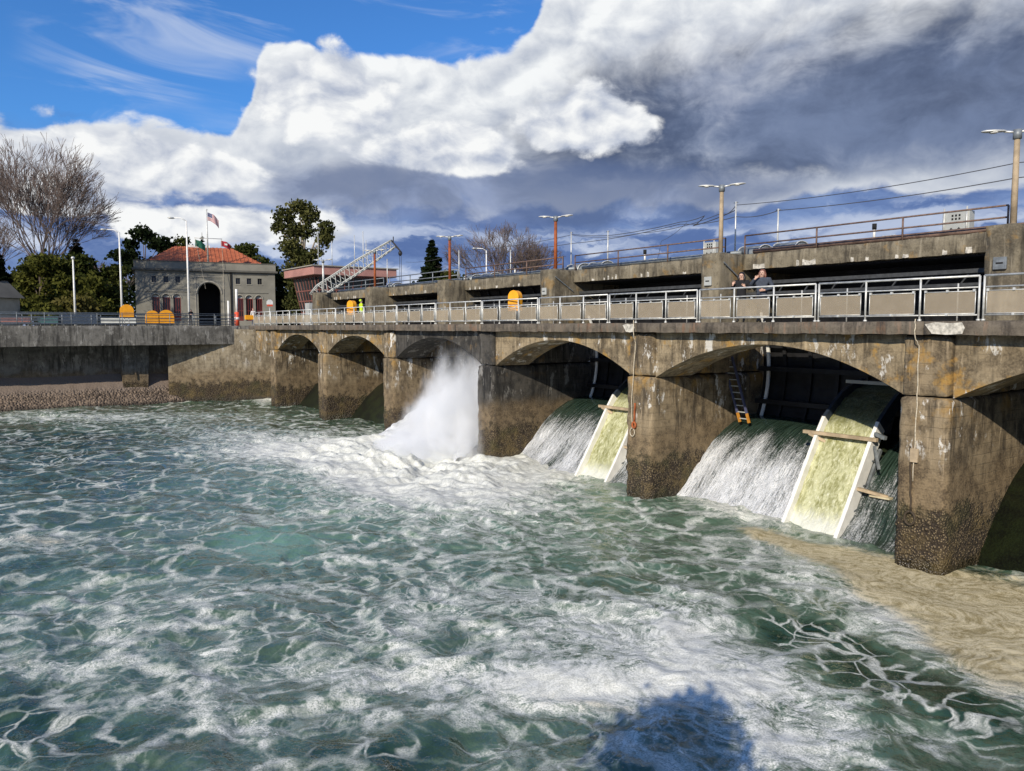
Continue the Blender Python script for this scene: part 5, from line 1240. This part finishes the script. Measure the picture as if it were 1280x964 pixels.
# ------------------------------------------------------------------ people
def person(label, loc, rz, H, top_c, leg_c, hair_c, J=None, long_hair=True, skin_c=(.55, .34, .25), pattern=None, broad=1.0):
    t = thing('person', label, 'person', loc, rz, group=None)
    Jd = dict(pelvis=(0, 0, .53), spine=(0, 0, .64), chest=(0, -.005, .755), neck=(0, 0, .842), chin=(0, -.022, .880), head=(0, -.012, .930), crown=(0, .004, .975),
              shL=(.098, 0, .800), elL=(.125, .02, .635), wrL=(.120, -.045, .505), paL=(.118, -.065, .465), shR=(-.098, 0, .800), elR=(-.125, .02, .635), wrR=(-.120, -.045, .505), paR=(-.118, -.065, .465),
              hiL=(.048, 0, .50), knL=(.055, -.012, .285), anL=(.058, .012, .048), toL=(.062, -.075, .018), hiR=(-.048, 0, .50), knR=(-.055, -.012, .285), anR=(-.058, .012, .048), toR=(-.062, -.075, .018))
    Jd.update(J or {})
    rad = dict(pelvis=.078, spine=.070, chest=.078, neck=.030, chin=.040, head=.054, crown=.040, sh=.042, el=.028, wr=.019, pa=.023, hi=.055, kn=.036, an=.024, to=.020)
    Jd = {k: ((q[0]*broad, q[1], q[2]) if k[:2] in ('sh', 'el', 'wr', 'pa') and k != 'pelvis' else q) for k, q in Jd.items()}
    nm = list(Jd); ix = {k: i for i, k in enumerate(nm)}; vs = [Vector(Jd[k])*H for k in nm]
    rs = [rad[k if k in rad else k[:2]]*H*(broad if k[:2] in ('sh', 'el', 'ch', 'sp', 'pe', 'hi') and k != 'chin' else 1.0) for k in nm]
    ed = [('pelvis', 'spine'), ('spine', 'chest'), ('chest', 'neck'), ('neck', 'chin'), ('chin', 'head'), ('head', 'crown')]
    for s in 'LR': ed += [('chest', 'sh'+s), ('sh'+s, 'el'+s), ('el'+s, 'wr'+s), ('wr'+s, 'pa'+s), ('pelvis', 'hi'+s), ('hi'+s, 'kn'+s), ('kn'+s, 'an'+s), ('an'+s, 'to'+s)]
    ed = [(ix[a], ix[b]) for a, b in ed]; hands = []
    for s in 'LR':
        w, p = Vector(Jd['wr'+s])*H, Vector(Jd['pa'+s])*H; d = (p-w).normalized(); sd = d.cross(Vector((0, 1, .3))).normalized(); bend = d.cross(sd)
        hands.append(p)
        for k, (o, L) in enumerate(((-.015, .040), (-.005, .046), (.005, .044), (.015, .034))):
            a = len(vs); vs += [p+sd*o*H+d*.012*H, p+sd*o*H*1.1+d*(.012+L*.55)*H+bend*.004*H, p+sd*o*H*1.1+d*(.010+L*.9)*H+bend*.014*H]; rs += [.0065*H, .0058*H, .005*H]; ed += [(ix['pa'+s], a), (a, a+1), (a+1, a+2)]
        a = len(vs); sgn = 1 if s == 'L' else -1; vs += [w.lerp(p, .6)-sd*.024*H*sgn, p-sd*.034*H*sgn+d*.016*H]; rs += [.0075*H, .006*H]; ed += [(ix['pa'+s], a), (a, a+1)]
    me = bpy.data.meshes.new('body'); me.from_pydata(vs, ed, []); o = bpy.data.objects.new('tmp_body', me); col.objects.link(o)
    md = o.modifiers.new('skin', 'SKIN'); md.use_smooth_shade = True
    for i, sv in enumerate(me.skin_vertices[0].data):
        k = nm[i] if i < len(nm) else ''; f_ = .72 if k in ('pelvis', 'spine', 'chest') else (1.12 if k == 'head' else 1.0)
        sv.radius = (rs[i]*(1.18 if k in ('pelvis', 'chest') else 1.0), rs[i]*f_) if i < len(nm) else (rs[i], rs[i]); sv.use_root = (i == 0)
    sb = o.modifiers.new('sub', 'SUBSURF'); sb.levels = 2; sb.render_levels = 2
    bpy.context.view_layer.update(); dg = bpy.context.evaluated_depsgraph_get(); m2 = bpy.data.meshes.new_from_object(o.evaluated_get(dg)); bpy.data.objects.remove(o)
    m2.materials.clear()
    for c, r_ in ((skin_c, .55), (top_c, .9), (leg_c, .9), ((.02, .02, .02), .6)): m2.materials.append(plain('cloth', c, r_, 0, .2, 12))
    for p in m2.polygons:
        c = p.center; z = c.z/H; dn = min((c-h).length for h in hands)
        p.material_index = 0 if (dn < .062*H or z > .848) else (3 if z < .04 else (2 if z < .50 else 1))
    b = bpy.data.objects.new('body', m2); col.objects.link(b); b.parent = t
    hd, ch = Vector(Jd['head'])*H, Vector(Jd['chin'])*H; up = (hd-ch).normalized()
    m = MB(); m.ell(hd+up*.022*H+Vector((0, .026*H, 0)), (.060*H, .058*H, .056*H), 12, 8)
    if long_hair:
        for s in (-1, 1): m.tube([hd+Vector((s*.040*H, .012*H, .02*H)), hd+Vector((s*.056*H, .010*H, -.05*H)), hd+Vector((s*.060*H, -.018*H, -.12*H))], [.022*H, .026*H, .012*H], 8)
        m.tube([hd+Vector((0, .03*H, .02*H)), hd+Vector((0, .055*H, -.05*H)), hd+Vector((0, .05*H, -.13*H))], [.05*H, .055*H, .03*H], 8)
    m.build('hair', plain('hair', hair_c, .5, 0, .3, 20), t, True, local=True)
    f0 = hd+Vector((0, -.058*H, 0)); sk = plain('skin', skin_c, .55)
    MB().tube([f0+Vector((0, .006*H, .004*H)), f0+Vector((0, -.008*H, -.016*H)), f0+Vector((0, .004*H, -.020*H))], [.005*H, .008*H, .006*H], 6).build('nose', sk, t, True, local=True)
    for s in (-1, 1): MB().ell(f0+Vector((s*.019*H, .004*H, .004*H)), (.008*H, .005*H, .005*H), 8, 5).build('eye', M['black'], t, True, local=True)
    MB().ell(f0+Vector((0, .006*H, -.034*H)), (.014*H, .005*H, .004*H), 8, 5).build('mouth', plain('lips', (.30, .09, .08), .5), t, True, local=True)
    return t
w1 = person('woman with long dark hair in a black top at the railing', (-6.15, .50, 7.19), .50, 1.78, (.008, .008, .010), (.03, .028, .026), (.012, .008, .006),
       dict(elL=(.135, -.02, .655), wrL=(.07, -.10, .70), paL=(.045, -.115, .735), elR=(-.15, .0, .66), wrR=(-.12, -.10, .745), paR=(-.105, -.11, .785), head=(.0, -.02, .935), crown=(-.008, 0, .978)), broad=1.28)
w2 = person('woman with reddish hair in a grey blue jacket, hand raised to her face', (-5.28, .50, 7.19), .42, 1.84, (.045, .055, .075), (.03, .03, .035), (.16, .06, .035),
       dict(elR=(-.15, -.03, .70), wrR=(-.085, -.12, .80), paR=(-.055, -.115, .845), elL=(.145, .01, .65), wrL=(.06, -.11, .60), paL=(.02, -.125, .60)), broad=1.35)
person('worker in a bright yellow hooded jacket on the deck beside the orange housing', (-38.7, .6, 7.19), math.pi, 1.78, (.55, .75, .02), (.015, .018, .03), (.50, .70, .02), dict(elL=(.14, -.06, .66), wrL=(.06, -.14, .66), paL=(.02, -.15, .66)), False)
person('person in dark clothes leaning on the wing wall railing', (-65.3, -4.7, 7.15), math.pi/2, 1.62, (.012, .012, .015), (.05, .05, .055), (.01, .008, .006), dict(chest=(0, -.10, .74), neck=(0, -.16, .80), chin=(0, -.19, .82), head=(0, -.20, .865), crown=(0, -.18, .91), shL=(.098, -.11, .78), shR=(-.098, -.11, .78), elL=(.13, -.16, .66), elR=(-.13, -.16, .66), wrL=(.06, -.26, .66), wrR=(-.06, -.26, .66), paL=(.03, -.28, .66), paR=(-.03, -.28, .66)), False)
person('person in white clothes standing at the end of the wing wall', (-65.6, 1.27, 7.15), math.pi/2, 1.75, (.70, .66, .62), (.55, .50, .46), (.25, .06, .04), dict(elL=(.13, -.03, .67), wrL=(.05, -.11, .72), paL=(.02, -.12, .75)), False)
# viewing terrace on this bank, under and behind the viewpoint
tr = thing('viewing_terrace', 'concrete viewing terrace on the near bank', 'terrace', (14.5, -27, 0))
MB().box(9.0, 34, -42, -22.9, 5.0, 5.36).build('slab', M['deck'], tr); MB().box(11, 34, -42, -25, -2, 4.99).build('base_wall', M['wing'], tr)
bush = thing('planter_bush', 'rounded clipped bush in a concrete tub on the near terrace', 'bush', (8.9, -23.6, 5.36))  # out-of-view bush and tub added to throw a soft shadow on the water
v, f = leaves([(8.9, -23.6, 6.55, 1.1, .9, .85), (8.3, -23.5, 6.2, .8, .7, .6), (9.6, -23.6, 6.3, .8, .7, .7), (9.0, -23.6, 7.1, .8, .6, .5)], 3600, .085, 5); np_mesh('crown', v, f, M['leaf_mid'], False, bush)
MB().tube([(8.9, -23.6, 5.36), (8.9, -23.6, 5.85)], [.4, .5], 16).build('tub', M['deck'], bush, True); MB().tube([(8.9, -23.6, 5.8), (8.9, -23.6, 6.5)], .06, 6).build('stem', M['bark'], bush, True)
